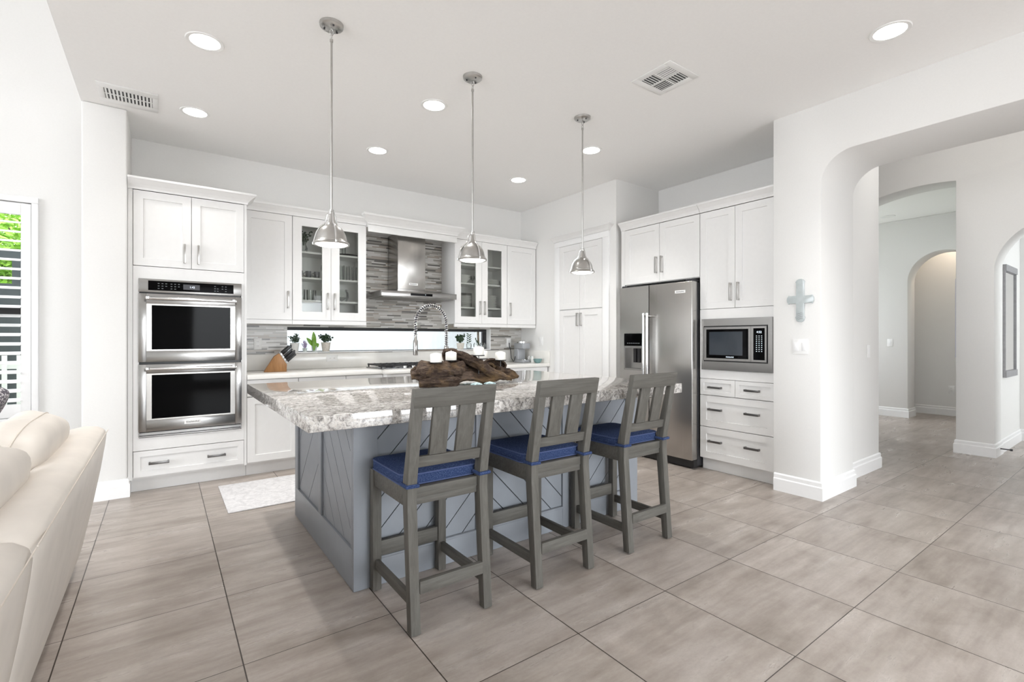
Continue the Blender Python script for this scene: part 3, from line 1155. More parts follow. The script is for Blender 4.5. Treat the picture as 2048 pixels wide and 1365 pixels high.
for px, dn in ((sx - .034, dl), (sx + .012, dr)):
    mb = MB().tube([(px + .011, -.062, .62), (px + .011, -.062, 1.495)], .0125, 12)
    for hz in (.645, 1.468):
        mb.tube([(px + .011, -.060, hz), (px + .011, -.0004, hz)], .010, 10)
    for hz in (.622, 1.475):
        mb.lathe([(.0, 0), (.0155, 0), (.0155, .018), (0, .018)], (px + .011, -.062, hz), 14, cap=False)
    mb.build('handle', 'chrome', dn, smooth=True)
bd = MB().box(.70, -.003, 1.675, .815, -.0003, 1.703).build('badge', 'plate_white', dr)
text_part('badge_lettering', 'KitchenAid', .019, 'black_plastic', dr, (.757, -.0034, 1.689))
MB().box(.004, .030, .012, RW - .004, .090, .083).build('base_grille', 'black_plastic', fr)
for fx in (.05, RW - .05):
    MB().lathe([(.018, .0005), (.018, .0115), (0, .0115)], (fx, .06, 0), 12, cap=False).build('foot', 'black_plastic', fr)
    MB().box(fx - .035, .02, RH - .001, fx + .035, .13, RH + .018).build('hinge_cover', 'dark_metal', fr)

# ------------------------------------------------------------------ pantry doors
pc = thing('pantry_cabinet', 'white built-in pantry doors in the wall left of the refrigerator', 'pantry', (4.098, 4.63, 0), RZ)
PWd = .735
mb = MB().box(-.10, .0, .001, -.002, .021, 2.40).box(PWd + .002, .0, .001, PWd + .10, .021, 2.40).box(-.10, .0, 2.401, PWd + .10, .021, 2.47)
mb.build('casing', 'trim_paint', pc, bevel=.002)
crown(pc, -.10, PWd + .10, 2.4705, 2.54, .06, .021)
h = PWd / 2
for a, b, hx in ((0, h, h - .03), (h, PWd, h + .03)):
    front(pc, 'door', a, b, 1.60, 2.398, [], rail=.07)
    front(pc, 'door', a, b, .02, 1.592, [(hx, 1.47, True)], rail=.07, L=.16)

# ------------------------------------------------------------------ island
IX0, IX1, IY0, IY1 = .751, 2.85, 2.353, 3.66
isl = thing('kitchen_island', 'blue-grey kitchen island with diagonal plank panels', 'island', (IX0, IY0, 0))
IW, IL, IH = IX1 - IX0, IY1 - IY0, .864
MB().box(.022, .022, .001, IW - .022, IL - .022, IH - .001).build('body', 'groove_dark', isl)


def plank_panel(a0, a1, z0, z1, slope, pitch, gap, put, phase=0):
    """diagonal planks clipped to a rectangle; put(poly) adds the prism"""
    L = math.hypot(1, slope)
    kmin, kmax = -60, 60
    for k in range(kmin, kmax):
        c0, c1 = k * pitch + phase, (k + 1) * pitch + phase - gap
        poly = [(a0, z0), (a1, z0), (a1, z1), (a0, z1)]
        poly = clip_poly(poly, lambda p: (p[0] - p[1] / slope) - c0)
        poly = clip_poly(poly, lambda p: c1 - (p[0] - p[1] / slope)) if len(poly) > 2 else []
        if len(poly) > 2:
            put(poly)


# front face (y=0 side): posts, rails, panels
posts = [(0, .12), (.70, .80), (1.36, 1.46), (IW - .12, IW)]
mb = MB()
for a, b in posts:
    mb.box(a, 0, .001, b, .021, IH - .001)
for (a, b), (c, d) in zip(posts, posts[1:]):
    mb.box(b, 0, .001, c, .021, .145).box(b, 0, .80, c, .021, IH - .001)
    mb.box(b, -.006, .132, c, -.0005, .145)
mb.build('face_frame', 'island_paint', isl, bevel=.0025)
for ((a, b), (c, d)), sl, ph in zip(zip(posts, posts[1:]), (1.05, -1.05, 1.05), (.03, .06, .02)):
    mb = MB()
    plank_panel(b + .001, c - .001, .146, .799, sl, .150, .007, lambda poly: mb.prism(poly, .0135, .0215, 'y'), ph)
    mb.build('plank_panel', 'island_paint', isl)
# left face (x=0 side)
# posts along the side
sp_ = [(.022, .05), (.60, .66), (1.20, IL - .022)]
mb = MB()
mb.box(0, .0215, .001, .021, IL - .022, .20)
mb.box(.0, .0215, .80, .021, IL - .022, IH - .001)
for a, b in sp_:
    mb.box(0, a, .20, .021, b, .80)
mb.build('side_frame', 'island_paint', isl, bevel=.0025)
for ((a, b), (c, d)), sl, ph in zip(zip(sp_, sp_[1:]), (1.15, -1.15), (.02, .05)):
    mb = MB()
    plank_panel(b + .001, c - .001, .201, .799, sl, .17 if sl > 0 else .27, .006, lambda poly: mb.prism(poly, .0135, .0215, 'x'), ph)
    mb.build('plank_panel', 'island_paint', isl)
# back and right faces
MB().box(.022, IL - .021, .001, IW - .022, IL, IH - .001).build('back_panel', 'island_paint', isl, bevel=.002)
MB().box(IW - .021, .022, .001, IW, IL - .0215, IH - .001).build('side_panel', 'island_paint', isl, bevel=.002)

tag(MB().box(.462, 2.008, .8655, 2.90, 3.705, .93).build('island_countertop', 'island_stone', bevel=.003), 'thick grey and white speckled stone top of the island', 'countertop')

# ------------------------------------------------------------------ bar stools
st = thing('bar_stool', 'grey wooden bar stool with denim seat cushion nearest the left end of the island', 'stool', (1.028, 2.088, 0), 0, 'bar stools along the island')


def rear_leg(sx_):
    pr = [(-.236, .006), (-.196, .55), (-.198, .62), (-.272, 1.03), (-.243, 1.03), (-.148, .64), (-.146, .55), (-.193, .006)]
    return MB().prism([(y, z) for y, z in pr], sx_ * .2, sx_ * .156, 'x')


for sx_ in (-1, 1):
    lg = rear_leg(sx_).build('leg', 'grey_wood', st, bevel=.003)
    MB().lathe([(.012, .0005), (.012, .0058)], (sx_ * .178, -.214, 0), 10).build('foot_pad', 'black_plastic', lg)
    lg = MB().box(sx_ * .2 if sx_ < 0 else .156, .212, .006, -.156 if sx_ < 0 else .2, .256, .598).build('leg', 'grey_wood', st, bevel=.003)
    MB().lathe([(.012, .0005), (.012, .0058)], (sx_ * .178, .234, 0), 10).build('foot_pad', 'black_plastic', lg)


def back_y(z):
    """middle of the back at height z"""
    return -.172 - (z - .63) / .40 * .085


def slab(x0, x1, z0, z1, th):
    a, b = back_y(z0), back_y(z1)
    return MB().prism([(a - th / 2, z0), (a + th / 2, z0), (b + th / 2, z1), (b - th / 2, z1)], x0, x1, 'x')


slab(-.1995, .1995, .950, 1.031, .036).build('top_rail', 'grey_wood_crosswise', st, bevel=.003)
slab(-.1555, .1555, .690, .738, .026).build('lower_rail', 'grey_wood_crosswise', st, bevel=.003)
for xc in (-.062, .066):
    slab(xc - .041, xc + .041, .7385, .9495, .018).build('slat', 'grey_wood', st, bevel=.002)
mb = MB().box(-.155, -.172, .525, .155, -.148, .555).box(-.155, -.176, .5555, .155, -.148, .600)
mb.box(-.155, .222, .525, .155, .246, .600)
mb.box(-.192, -.145, .520, -.166, .211, .600).box(.166, -.145, .520, .192, .211, .600)
mb.build('seat_frame', 'grey_wood_crosswise', st, bevel=.002)
MB().box(-.165, -.146, .584, .165, .221, .5985).build('seat_board', 'grey_wood', st)
for nm, bx in (('stretcher', (-.188, -.198, .110, -.168, .2115, .158)), ('stretcher', (.168, -.198, .110, .188, .2115, .158)),
               ('stretcher', (-.1555, -.226, .165, .1555, -.202, .218)), ('stretcher', (-.1555, .222, .165, .1555, .246, .238))):
    MB().box(*bx).build(nm, 'grey_wood_crosswise' if bx[3] - bx[0] > .1 else 'grey_wood_lengthwise', st, bevel=.002)


def cushion_mesh(x0, x1, y0, y1, z0, z1, r=.05, n=10, puff=.012):
    """soft pad with rounded corners, side band and crowned top"""
    ring = []
    for cx_, cy_, a0 in ((x1 - r, y1 - r, 0), (x0 + r, y1 - r, HP), (x0 + r, y0 + r, math.pi), (x1 - r, y0 + r, 3 * HP)):
        for k in range(n):
            a = a0 + HP * k / (n - 1)
            ring.append((cx_ + r * math.cos(a), cy_ + r * math.sin(a)))
    xm, ym = (x0 + x1) / 2, (y0 + y1) / 2
    levels = [(.90, z0), (.985, z0 + .003), (1.0, z0 + .012), (1.0, z1 - .010), (.985, z1), (.9, z1 + puff * .45), (.7, z1 + puff * .85), (.35, z1 + puff), (.0, z1 + puff)]
    vs, fs = [], []
    m = len(ring)
    for s_, z in levels:
        for x, y in ring:
            w = noise.noise(Vector((x * 9, y * 9, z * 3))) * .004 * (1 if s_ > .5 else 0)
            vs.append((xm + (x - xm) * s_, ym + (y - ym) * s_, z + (w if z > z0 + .02 else 0)))
    for i in range(len(levels) - 1):
        for k in range(m):
            k2 = (k + 1) % m
            fs.append((i * m + k, i * m + k2, (i + 1) * m + k2, (i + 1) * m + k))
    fs.append(tuple(range(m))[::-1])
    mbx = MB().add(vs, fs)
    return mbx, ring


cm, ring = cushion_mesh(-.198, .198, -.142, .255, .6005, .650)
cu = cm.build('cushion', 'denim', st, smooth=True)
pp = MB()
for zz in (.6045, .6475):
    pp.tube([(x, y, zz) for x, y in ring] + [(*ring[0], zz)], .0032, 6)
pp.build('piping', 'denim_seam', cu, smooth=True)
for sx_ in (-1, 1):
    xa, xb = sx_ * .152, sx_ * .2045
    tp = [(xa, -.130, .618), (xa, -.196, .616), (xa, -.203, .616), (xb, -.203, .617), (xb, -.142, .617), (xa + sx_ * .02, -.135, .618)]
    MB().tube(tp, [.008, .0085, .0085, .0085, .0085, .007], 8).build('tie', 'denim', cu, smooth=True)

dup(st, (1.682, 2.080, 0), 'grey wooden bar stool with denim seat cushion in the middle of the three')
dup(st, (2.358, 2.076, 0), 'grey wooden bar stool with denim seat cushion nearest the refrigerator')

# ------------------------------------------------------------------ pendants
pd = thing('pendant_lamp', 'brushed nickel dome pendant hanging over the left end of the island', 'pendant lamp', (.778, 2.83, 0), 0, 'pendant lamps over the island')
MB().lathe([(0.0, CEIL - .022), (.052, CEIL - .022), (.064, CEIL - .014), (.066, CEIL - .0005), (0, CEIL - .0005)], seg=32, cap=False).build('canopy', 'nickel', pd, smooth=True)
mb = MB()
for a in (0, 2.1, 4.2):
    mb.lathe([(.0055, CEIL - .028), (.0055, CEIL - .0225), (0, CEIL - .0225)], (.04 * math.cos(a + .5), .04 * math.sin(a + .5), 0), 8)
mb.build('screw', 'dark_metal', pd)
mb = MB().tube([(.010 * math.sin(k * .524), 0, CEIL - .045 - .018 * math.cos(k * .524)) for k in range(13)], .0025, 6)
mb.tube([(0, .008 * math.sin(k * .524), CEIL - .075 - .014 * math.cos(k * .524)) for k in range(13)], .0025, 6)
mb.build('hook', 'nickel', pd, smooth=True)
MB().tube([(0, 0, CEIL - .086), (0, 0, 1.972)], .0062, 10).lathe([(.0095, CEIL - .10), (.0095, CEIL - .086)], seg=12).build('rod', 'nickel', pd, smooth=True)
dome = [(.0125, 1.972), (.0125, 1.962), (.016, 1.958), (.016, 1.948), (.013, 1.944), (.017, 1.925), (.022, 1.900), (.028, 1.886), (.040, 1.879), (.056, 1.868), (.069, 1.850), (.078, 1.828), (.083, 1.803), (.0845, 1.797), (.087, 1.795),
        (.0875, 1.791), (.096, 1.784), (.099, 1.777), (.096, 1.771), (.088, 1.774), (.079, 1.800), (.073, 1.826), (.052, 1.860), (.020, 1.872), (0, 1.874)]
MB().lathe([(0, 1.972)] + dome, seg=36, cap=False).build('shade', 'nickel', pd, smooth=True)
mb = MB()
for k in range(3):
    a = .5 + k * 2.094
    ca, sa = math.cos(a), math.sin(a)
    pr = [(.016, 1.955), (.027, 1.942), (.034, 1.910), (.040, 1.892), (.066, 1.872), (.083, 1.845), (.093, 1.812), (.101, 1.782)]
    mb.tube([(r * ca, r * sa, z) for r, z in pr], .0048, 8)
    mb.lathe([(0, -.006), (.007, -.006), (.007, .006), (0, .006)], (.101 * ca, .101 * sa, 1.780), 10, cap=False)
mb.build('strap', 'chrome', pd, smooth=True)
MB().lathe([(.0, 1.762), (.045, 1.764), (.075, 1.769), (.086, 1.776), (.0, 1.780)], seg=32, cap=False).build('diffuser', 'pendant_lens', pd, smooth=True)


def spot(name, parent, loc, power, size=2.4, blend=.6, color=(1, .985, .955), rad=.05):
    d = bpy.data.lights.new(name, 'SPOT')
    d.energy = power
    d.spot_size = size
    d.spot_blend = blend
    d.color = color
    d.shadow_soft_size = rad
    o = bpy.data.objects.new(name, d)
    o.location = loc
    o.parent = parent
    ROOT.objects.link(o)
    return o


spot('lamp_light', pd, (0, 0, 1.755), 6, 2.2, .7, (1, .95, .87), .06)
dup(pd, (1.715, 2.83, 0), 'brushed nickel dome pendant hanging over the middle of the island')
dup(pd, (2.752, 2.83, 0), 'brushed nickel dome pendant hanging over the refrigerator end of the island')

# ------------------------------------------------------------------ recessed lights and vents
dl_ = thing('recessed_light', 'round recessed ceiling light between the two vents, nearest the left ceiling edge', 'ceiling light', (.205, 3.44, CEIL), 0, 'recessed ceiling lights')
MB().lathe([(.080, -.0005), (.080, -.004), (.098, -.006), (.102, -.0005)], seg=32, cap=False).build('trim_ring', 'plate_white', dl_, smooth=True)
MB().lathe([(0, -.003), (.0795, -.003), (.0795, -.0006), (0, -.0006)], seg=32, cap=False).build('lens', 'lamp_lens', dl_, smooth=True)
spot('lamp_light', dl_, (0, 0, -.02), 95, 1.75, 1.0)
dl_['label'] = 'round recessed ceiling light left of the canopy of the oven-end pendant'
for (x, y), lb in (((.205, 4.56), 'round recessed ceiling light closest to the oven cabinet and left vent'),
                   ((1.685, 3.35), 'round recessed ceiling light between the left and middle pendants'),
                   ((1.655, 4.47), 'round recessed ceiling light in front of the left glass cabinet'),
                   ((3.25, 4.37), 'round recessed ceiling light in the corner near the pantry'),
                   ((3.30, 3.275), 'round recessed ceiling light right behind the rod of the refrigerator-end pendant'),
                   ((3.43, .985), 'round recessed ceiling light in front of the large archway')):
    c_ = dup(dl_, (x, y, CEIL), lb)
    if y > 4:  # the row along the cabinets is dimmed so the fronts do not burn out
        for ch in c_.children:
            if ch.type == 'LIGHT':
                ch.data = ch.data.copy()
                ch.data.energy = 16 if x < 1 else 60
    if y < 1:
        for ch in c_.children:
            if ch.type == 'LIGHT':
                ch.data = ch.data.copy()
                ch.data.energy = 48
fl = thing('recessed_light', 'unlit round recessed light in the far hall ceiling', 'ceiling light', (8.95, 2.60, 3.10))
MB().lathe([(.06, -.0005), (.06, -.004), (.09, -.008), (.095, -.0005)], seg=24, cap=False).build('trim_ring', 'plate_white', fl, smooth=True)
MB().lathe([(0, -.004), (.0595, -.004), (.0595, -.0006), (0, -.0006)], seg=24, cap=False).build('lens', 'pot_white', fl)
spot('lamp_light', thing('niche_fill', 'unseen lamp added behind the niche arch', 'ceiling light', (9.98, 1.95, 3.098)), (0, 0, -.02), 22, 2.6, .7, (1, .84, .66))  # unseen lamp added to warm the wall behind the arch
bpy.data.objects['niche_fill'].name = 'niche_fill_lamp'
MB().lathe([(0, -.004), (.05, -.004), (.055, -.0006), (0, -.0006)], seg=20, cap=False).build('lens', 'lamp_lens', bpy.data.objects['niche_fill_lamp'], smooth=True)

vt = thing('ceiling_vent', 'white ceiling vent with two rows of slats near the left wall', 'vent', (-.205, 4.57, CEIL))
mb = MB().box(-.175, -.175, -.006, .175, -.095, -.0005).box(-.175, .095, -.006, .175, .175, -.0005).box(-.175, -.095, -.006, -.140, .095, -.0005).box(.140, -.095, -.006, .175, .095, -.0005)
mb.box(-.14, -.006, -.006, .14, .006, -.0005)
mb.build('frame', 'plate_white', vt, bevel=.001)
MB().box(-.139, -.094, -.0012, .139, .094, -.0005).build('backing', 'black_plastic', vt)
mb = MB()
for y0 in (-.094, .0065):
    for k in range(13):
        x = -.132 + k * .0217
        mb.prism([(x, -.0055), (x + .0085, -.0055), (x + .003, -.0018), (x - .004, -.0018)], y0, y0 + .0875, 'y')
mb.build('slats', 'plate_white', vt)

vr = thing('ceiling_vent', 'square four-way ceiling vent above the walkway beside the island', 'vent', (2.80, 2.075, CEIL))
mb = MB()
for a, b in ((.190, .150), (.05, 0)):
    pass
mb.box(-.16, -.16, -.005, .16, -.112, -.0005).box(-.16, .112, -.005, .16, .16, -.0005).box(-.16, -.112, -.005, -.112, .112, -.0005).box(.112, -.112, -.005, .16, .112, -.0005)
mb.box(-.112, -.005, -.006, .112, .005, -.0005).box(-.005, -.112, -.006, .005, .112, -.0005)
mb.build('frame', 'plate_white', vr, bevel=.001)
MB().box(-.111, -.111, -.0012, .111, .111, -.0005).build('backing', 'black_plastic', vr)
mb = MB()
for k in range(5):
    o = .012 + k * .021
    mb.box(-.11, o, -.0032, -.006, o + .006, -.0015)
    mb.box(.006, -o - .006, -.0032, .11, -o, -.0015)
    mb.box(o, .006, -.0032, o + .006, .11, -.0015)
    mb.box(-o - .013, -.11, -.0050, -o, -.006, -.0015)
mb.build('slats', 'plate_white', vr)

# ------------------------------------------------------------------ faucet on the island
fa = thing('kitchen_faucet', 'tall steel spring faucet on the far side of the island', 'faucet', (1.895, 3.545, .9302))
MB().lathe([(.032, 0), (.032, .012), (.020, .018), (.020, .235), (.017, .245)], seg=20).build('post', 'steel_h', fa, smooth=True)
MB().tube([(.020, 0, .10), (.05, 0, .115), (.10, -.01, .118)], .007, 8).build('lever', 'steel_h', fa, smooth=True)
arc = []
RA = .137
for k in range(29):
    a = math.pi * k / 28
    arc.append((-RA + RA * math.cos(a), 0, .43 + .145 * math.sin(a)))
path = [(0, 0, .245), (0, 0, .33)] + arc + [(-2 * RA, 0, .33)]
MB().tube(path, .008, 10).build('hose', 'dark_metal', fa, smooth=True)
mb = MB()
pv = [Vector(p) for p in path]
cum = [0]
for p, q in zip(pv, pv[1:]):
    cum.append(cum[-1] + (q - p).length)
N = 560
coil = []
for k in range(N + 1):
    s_ = cum[-1] * k / N
    i = max(j for j in range(len(cum)) if cum[j] <= s_ + 1e-9)
    i = min(i, len(pv) - 2)
    f_ = (s_ - cum[i]) / (cum[i + 1] - cum[i])
    p = pv[i].lerp(pv[i + 1], f_)
    d = (pv[i + 1] - pv[i]).normalized()
    sd = Vector((0, 1, 0))
    up = d.cross(sd)
    a = 2 * math.pi * 40 * k / N
    coil.append(p + (sd * math.cos(a) + up * math.sin(a)) * .0145)
mb.tube(coil, .0026, 5)
mb.build('spring', 'chrome', fa, smooth=True)
MB().lathe([(.017, .175), (.019, .18), (.019, .29), (.012, .30), (.010, .335)], (-2 * RA, 0, 0), 18).build('spray_head', 'steel_h', fa, smooth=True)
MB().tube([(0, 0, .215), (-.12, 0, .215), (-2 * RA + .02, 0, .215)], .006, 8).build('holder_arm', 'steel_h', fa, smooth=True)

# ------------------------------------------------------------------ driftwood centrepiece
DW = (1.66, 2.80, .9302)
dw = thing('driftwood_centerpiece', 'dark driftwood candle holder lying on the island top', 'centerpiece', DW)


def gnarl(p, amp, fq, seed):
    q = Vector(p) * fq + Vector((seed, seed * 2.3, seed * .7))
    a = noise.fractal(q, .9, 2.1, 4)
    return a * amp


def log_mesh(path, radii, seed, seg=22, sub=6, amp=.018, flat=1.0, stretch=(3, 14, 14), zmin=.0006):
    pts, rr = [], []
    for i in range(len(path) - 1):
        for k in range(sub):
            f_ = k / sub
            pts.append(Vector(path[i]).lerp(Vector(path[i + 1]), f_))
            rr.append(radii[i] * (1 - f_) + radii[i + 1] * f_)
    pts.append(Vector(path[-1]))
    rr.append(radii[-1])
    vs, fs = [], []
    for i, p in enumerate(pts):
        d = (pts[min(i + 1, len(pts) - 1)] - pts[max(i - 1, 0)]).normalized()
        sd = d.cross(Vector((0, 0, 1))).normalized()
        up = sd.cross(d)
        for k in range(seg):
            a = 2 * math.pi * k / seg
            n_ = up * math.cos(a) * flat + sd * math.sin(a)
            ridge = 1 + .16 * math.sin(a * 5 + i * .25 + seed) + .12 * math.sin(a * 9 - i * .4)
            q = p + n_ * rr[i] * ridge
            g_ = noise.fractal(Vector((q.x * stretch[0] + seed, q.y * stretch[1], q.z * stretch[2])), .9, 2.1, 4)
            q = q + n_ * (g_ * amp + gnarl(q, amp * .5, 35, seed))
            q.z = max(q.z, zmin + .0005 * (k % 3))
            vs.append(q)
    for i in range(len(pts) - 1):
        for k in range(seg):
            k2 = (k + 1) % seg
            fs.append((i * seg + k, i * seg + k2, (i + 1) * seg + k2, (i + 1) * seg + k))
    fs.append(tuple(range(seg))[::-1])
    fs.append(tuple(range((len(pts) - 1) * seg, len(pts) * seg)))
    return MB().add(vs, fs)


def shell_mesh(fn, nu, nv, th, seed, amp=.012):
    """thick bent sheet of wood, fn(u,v) -> point"""
    P = [[Vector(fn(i / nu, j / nv)) for j in range(nv + 1)] for i in range(nu + 1)]
    vs, fs = [], []
    for side in (0, 1):
        for i in range(nu + 1):
            for j in range(nv + 1):
                du = P[min(i + 1, nu)][j] - P[max(i - 1, 0)][j]
                dv = P[i][min(j + 1, nv)] - P[i][max(j - 1, 0)]
                n_ = du.cross(dv)
                n_ = n_.normalized() if n_.length > 1e-9 else Vector((0, 0, 1))
                p = P[i][j]
                g_ = noise.fractal(Vector((p.x * 6 + seed, p.y * 22, p.z * 22)), .9, 2.1, 4) * amp
                q = p + n_ * (g_ + (th if side else 0))
                q.z = max(q.z, .0006)
                vs.append(q)
    m = nv + 1
    off = (nu + 1) * m
    for i in range(nu):
        for j in range(nv):
            fs.append((i * m + j, (i + 1) * m + j, (i + 1) * m + j + 1, i * m + j + 1))
            fs.append((off + i * m + j, off + i * m + j + 1, off + (i + 1) * m + j + 1, off + (i + 1) * m + j))
    for i in range(nu):
        fs.append((i * m, off + i * m, off + (i + 1) * m, (i + 1) * m))
        fs.append((i * m + nv, (i + 1) * m + nv, off + (i + 1) * m + nv, off + i * m + nv))
    for j in range(nv):
        fs.append((j, j + 1, off + j + 1, off + j))
        fs.append((nu * m + j, off + nu * m + j, off + nu * m + j + 1, nu * m + j + 1))
    return MB().add(vs, fs)


log_mesh([(-.40, .02, .085), (-.33, .0, .095), (-.22, -.01, .09), (-.10, .02, .085), (.0, .06, .07)], [.034, .060, .070, .062, .05], 1.3, amp=.030).build('driftwood', 'driftwood', dw, smooth=True)
log_mesh([(-.37, -.03, .035), (-.28, -.06, .038), (-.18, -.075, .036), (-.12, -.08, .034)], [.024, .036, .038, .030], 4.1, amp=.016).build('driftwood', 'driftwood', dw, smooth=True)
shell_mesh(lambda u, v: (-.15 + .40 * u + .03 * v, .035 + .085 * math.sin(math.pi * v ** .8) - .115 * v,
                         (.195 - .125 * u ** 1.3) * (1 - v) ** .8 + .030 + .012 * math.sin(u * 9)), 30, 18, .018, 2.2, .016).build('driftwood', 'driftwood', dw, smooth=True)
log_mesh([(-.115, .085, .140), (-.080, .085, .200), (-.015, .06, .196), (.06, .015, .155), (.15, -.04, .085), (.25, -.07, .040), (.31, -.075, .024)], [.012, .024, .030, .031, .028, .022, .012], 6.4, amp=.014, seg=18).build('driftwood', 'driftwood', dw, smooth=True)
AX = Vector((-.45, -.85, .25)).normalized()
B1 = AX.orthogonal().normalized()
B2 = AX.cross(B1)


def bowl_pt(u, v):
    r = .092 * math.sin(.25 + 1.25 * v) * (1 + .10 * math.sin(u * 12.56 + 1) + .06 * math.sin(u * 31))
    q = (B1 * math.cos(u * 2 * math.pi) + B2 * math.sin(u * 2 * math.pi)) * r - AX * (.075 * math.cos(.25 + 1.25 * v))
    return (.215 + q.x * 1.15, .035 + q.y * .8, .088 + q.z * .80)


shell_mesh(bowl_pt, 34, 12, .012, 7.7, .010).build('driftwood', 'driftwood', dw, smooth=True)
log_mesh([(.24, .0, .07), (.31, -.01, .062), (.37, -.015, .05), (.405, -.02, .036)], [.045, .036, .024, .012], 9.2, amp=.012).build('driftwood', 'driftwood', dw, smooth=True)
# candle plates on spikes, and the candles they carry
cands = [(-.258, -.04, .158, 'white pillar candle on the driftwood, at the far left of the five'),
         (-.112, .03, .165, 'white pillar candle on the driftwood, second from the left'),
         (.085, .0, .196, 'white pillar candle on the driftwood, standing highest'),
         (.205, .14, .165, 'white pillar candle partly hidden behind the highest one'),
         (.272, .01, .158, 'white pillar candle on the driftwood, at the coffee maker end')]
for k, (x, y, z, lb) in enumerate(cands):
    MB().lathe([(0, z - .006), (.039, z - .006), (.041, z - .003), (.041, z), (0, z)], (x, y, 0), 24, cap=False).tube([(x, y, z - .006), (x, y, .05)], .003, 6).build('candle_plate', 'black_plastic', dw, smooth=True)
    c_ = thing('pillar_candle', lb, 'candle', (DW[0] + x, DW[1] + y, DW[2] + z + .0004), 0, 'white pillar candles on the driftwood')
    MB().lathe([(0, 0), (.035, 0), (.0365, .003), (.0365, .047), (.033, .052), (.013, .058), (.0, .060)], (0, 0, 0), 24, cap=False).build('wax', 'candle_wax', c_, smooth=True)
    MB().tube([(0, 0, .0585), (.001, 0, .068)], .001, 5).build('wick', 'candle_wax', c_)
for k, (x, y, lb) in enumerate(((.0, -.115, 'pale aqua sea ornament under the driftwood, left one'), (.10, -.115, 'pale aqua sea ornament under the driftwood, right one'))):
    mb = MB()
    for q in range(5):
        a = q * 1.2566 + k
        mb.tube([(0, 0, .012), (.022 * math.cos(a), .022 * math.sin(a), .010), (.042 * math.cos(a), .042 * math.sin(a), .007)], [.011, .008, .003], 8)
    mb.rot(Matrix.Rotation(.0, 3, 'X'))
    o = mb.build('starfish', 'aqua', None, smooth=True)
    o.location = (DW[0] + x, DW[1] + y, .9303)
    tag(o, lb, 'ornament', 'aqua ornaments under the driftwood')

# ------------------------------------------------------------------ back counter objects
CZ = .9143
kb = thing('knife_block', 'slanted wooden knife block on the white counter beside the oven cabinet', 'knife block', (.90, 5.17, CZ), -.12)
pr = [(-.105, 0.0005), (.085, 0.0005), (.085, .078), (-.003, .205), (-.045, .205 - .028)]
pr = [(-.115, .0005), (.085, .0005), (.087, .072), (.020, .180), (-.025, .150)]
MB().prism(pr, -.055, .055, 'y').build('block', 'block_wood', kb, bevel=.004)
dirv = Vector((math.cos(math.radians(48)), 0, math.sin(math.radians(48))))
kpos = [(.012, -.03, .165), (.030, .0, .155), (.040, -.035, .138), (.050, .03, .125), (.058, -.01, .112), (.066, .02, .098), (.075, -.03, .085), (.020, .035, .172)]
M0 = Matrix.Translation((.90, 5.17, CZ)) @ Matrix.Rotation(-.12, 4, 'Z')
for k, (x, y, z) in enumerate(kpos):
    L = .132 - .007 * (k % 4)
    nz = Vector((math.cos(math.radians(43)), 0, math.sin(math.radians(43))))
    # start just outside the slanted face (between (.087,.072) and (.020,.180))
    f_ = (z - .072) / (.180 - .072)
    fx = .087 + (.020 - .087) * f_
    p0 = Vector((fx, y, z)) + nz * .006
    kn = thing('kitchen_knife', 'black-handled knife standing in the wooden block', 'knife', tuple(M0 @ p0), -.12, 'black-handled knives in the wooden block')
    mb = MB()
    e = nz.cross(Vector((0, 1, 0)))
    def bar(a, b, w, t2):
        vs = []
        for s1 in (a, b):
            for s2, s3 in ((-1, -1), (1, -1), (1, 1), (-1, 1)):
                vs.append(nz * s1 + e * (s2 * w) + Vector((0, s3 * t2, 0)))
        return MB().add(vs, [(0, 1, 2, 3), (7, 6, 5, 4), (0, 4, 5, 1), (1, 5, 6, 2), (2, 6, 7, 3), (3, 7, 4, 0)])
    bar(.014, L, .009, .007).build('handle', 'black_plastic', kn, bevel=.003)
    bar(0, .0135, .0085, .006).build('bolster', 'steel_h', kn)

cf = thing('coffee_maker', 'grey single-serve coffee maker in the right corner of the counter', 'coffee maker', (3.945, 5.21, CZ))
MB().box(-.062, -.09, .0005, .062, .11, .035).box(-.062, .02, .0355, .062, .11, .185).build('body', 'coffee_grey', cf, bevel=.006)
MB().box(-.064, -.09, .186, .064, .11, .262).build('brew_head', 'coffee_grey', cf, bevel=.01)
MB().lathe([(.058, .2625), (.058, .285), (.05, .292), (0, .292)], (0, .0, 0), 24, cap=False).build('lid', 'chrome', cf, smooth=True)
MB().lathe([(.05, .0355), (.05, .040), (0, .040)], (0, -.035, 0), 20, cap=False).build('drip_tray', 'chrome', cf, smooth=True)
MB().tube([(-.063, .08, .08), (-.085, .07, .03), (-.115, .05, .012), (-.13, .08, .06), (-.105, .13, .16), (-.075, .20, .22), (-.055, .228, .25), (-.047, .2475, .262)], .005, 8).build('power_cord', 'black_plastic', cf, smooth=True)

ja = tag(MB().lathe([(0, .0005), (.052, .0005), (.055, .01), (.055, .13), (.047, .145), (.050, .150), (.044, .150), (.049, .012), (0, .006)], (0, 0, 0), 24, cap=False).build('glass_canister', 'drink_glass', None, smooth=True),
         'clear glass canister in the corner behind the small bottles', 'canister')
ja.location = (4.040, 5.395, CZ)
random.seed(2)
for k, (x, y, lb, m_) in enumerate(((4.030, 5.10, 'small white bottle beside the coffee maker', 'ceramic_white'), (4.055, 5.155, 'small pale blue bottle between coffee maker and teal bowl', 'glass_pot'), (4.062, 5.22, 'tiny white jar behind the small bottles in the corner', 'pot_white'))):
    o = tag(MB().lathe([(0, .0005), (.020, .0005), (.021, .008), (.020, .055), (.010, .066), (.010, .085), (0, .085)], (0, 0, 0), 18, cap=False).build('bottle', m_, None, smooth=True), lb, 'bottle', 'small bottles beside the coffee maker')
    o.location = (x, y, CZ)
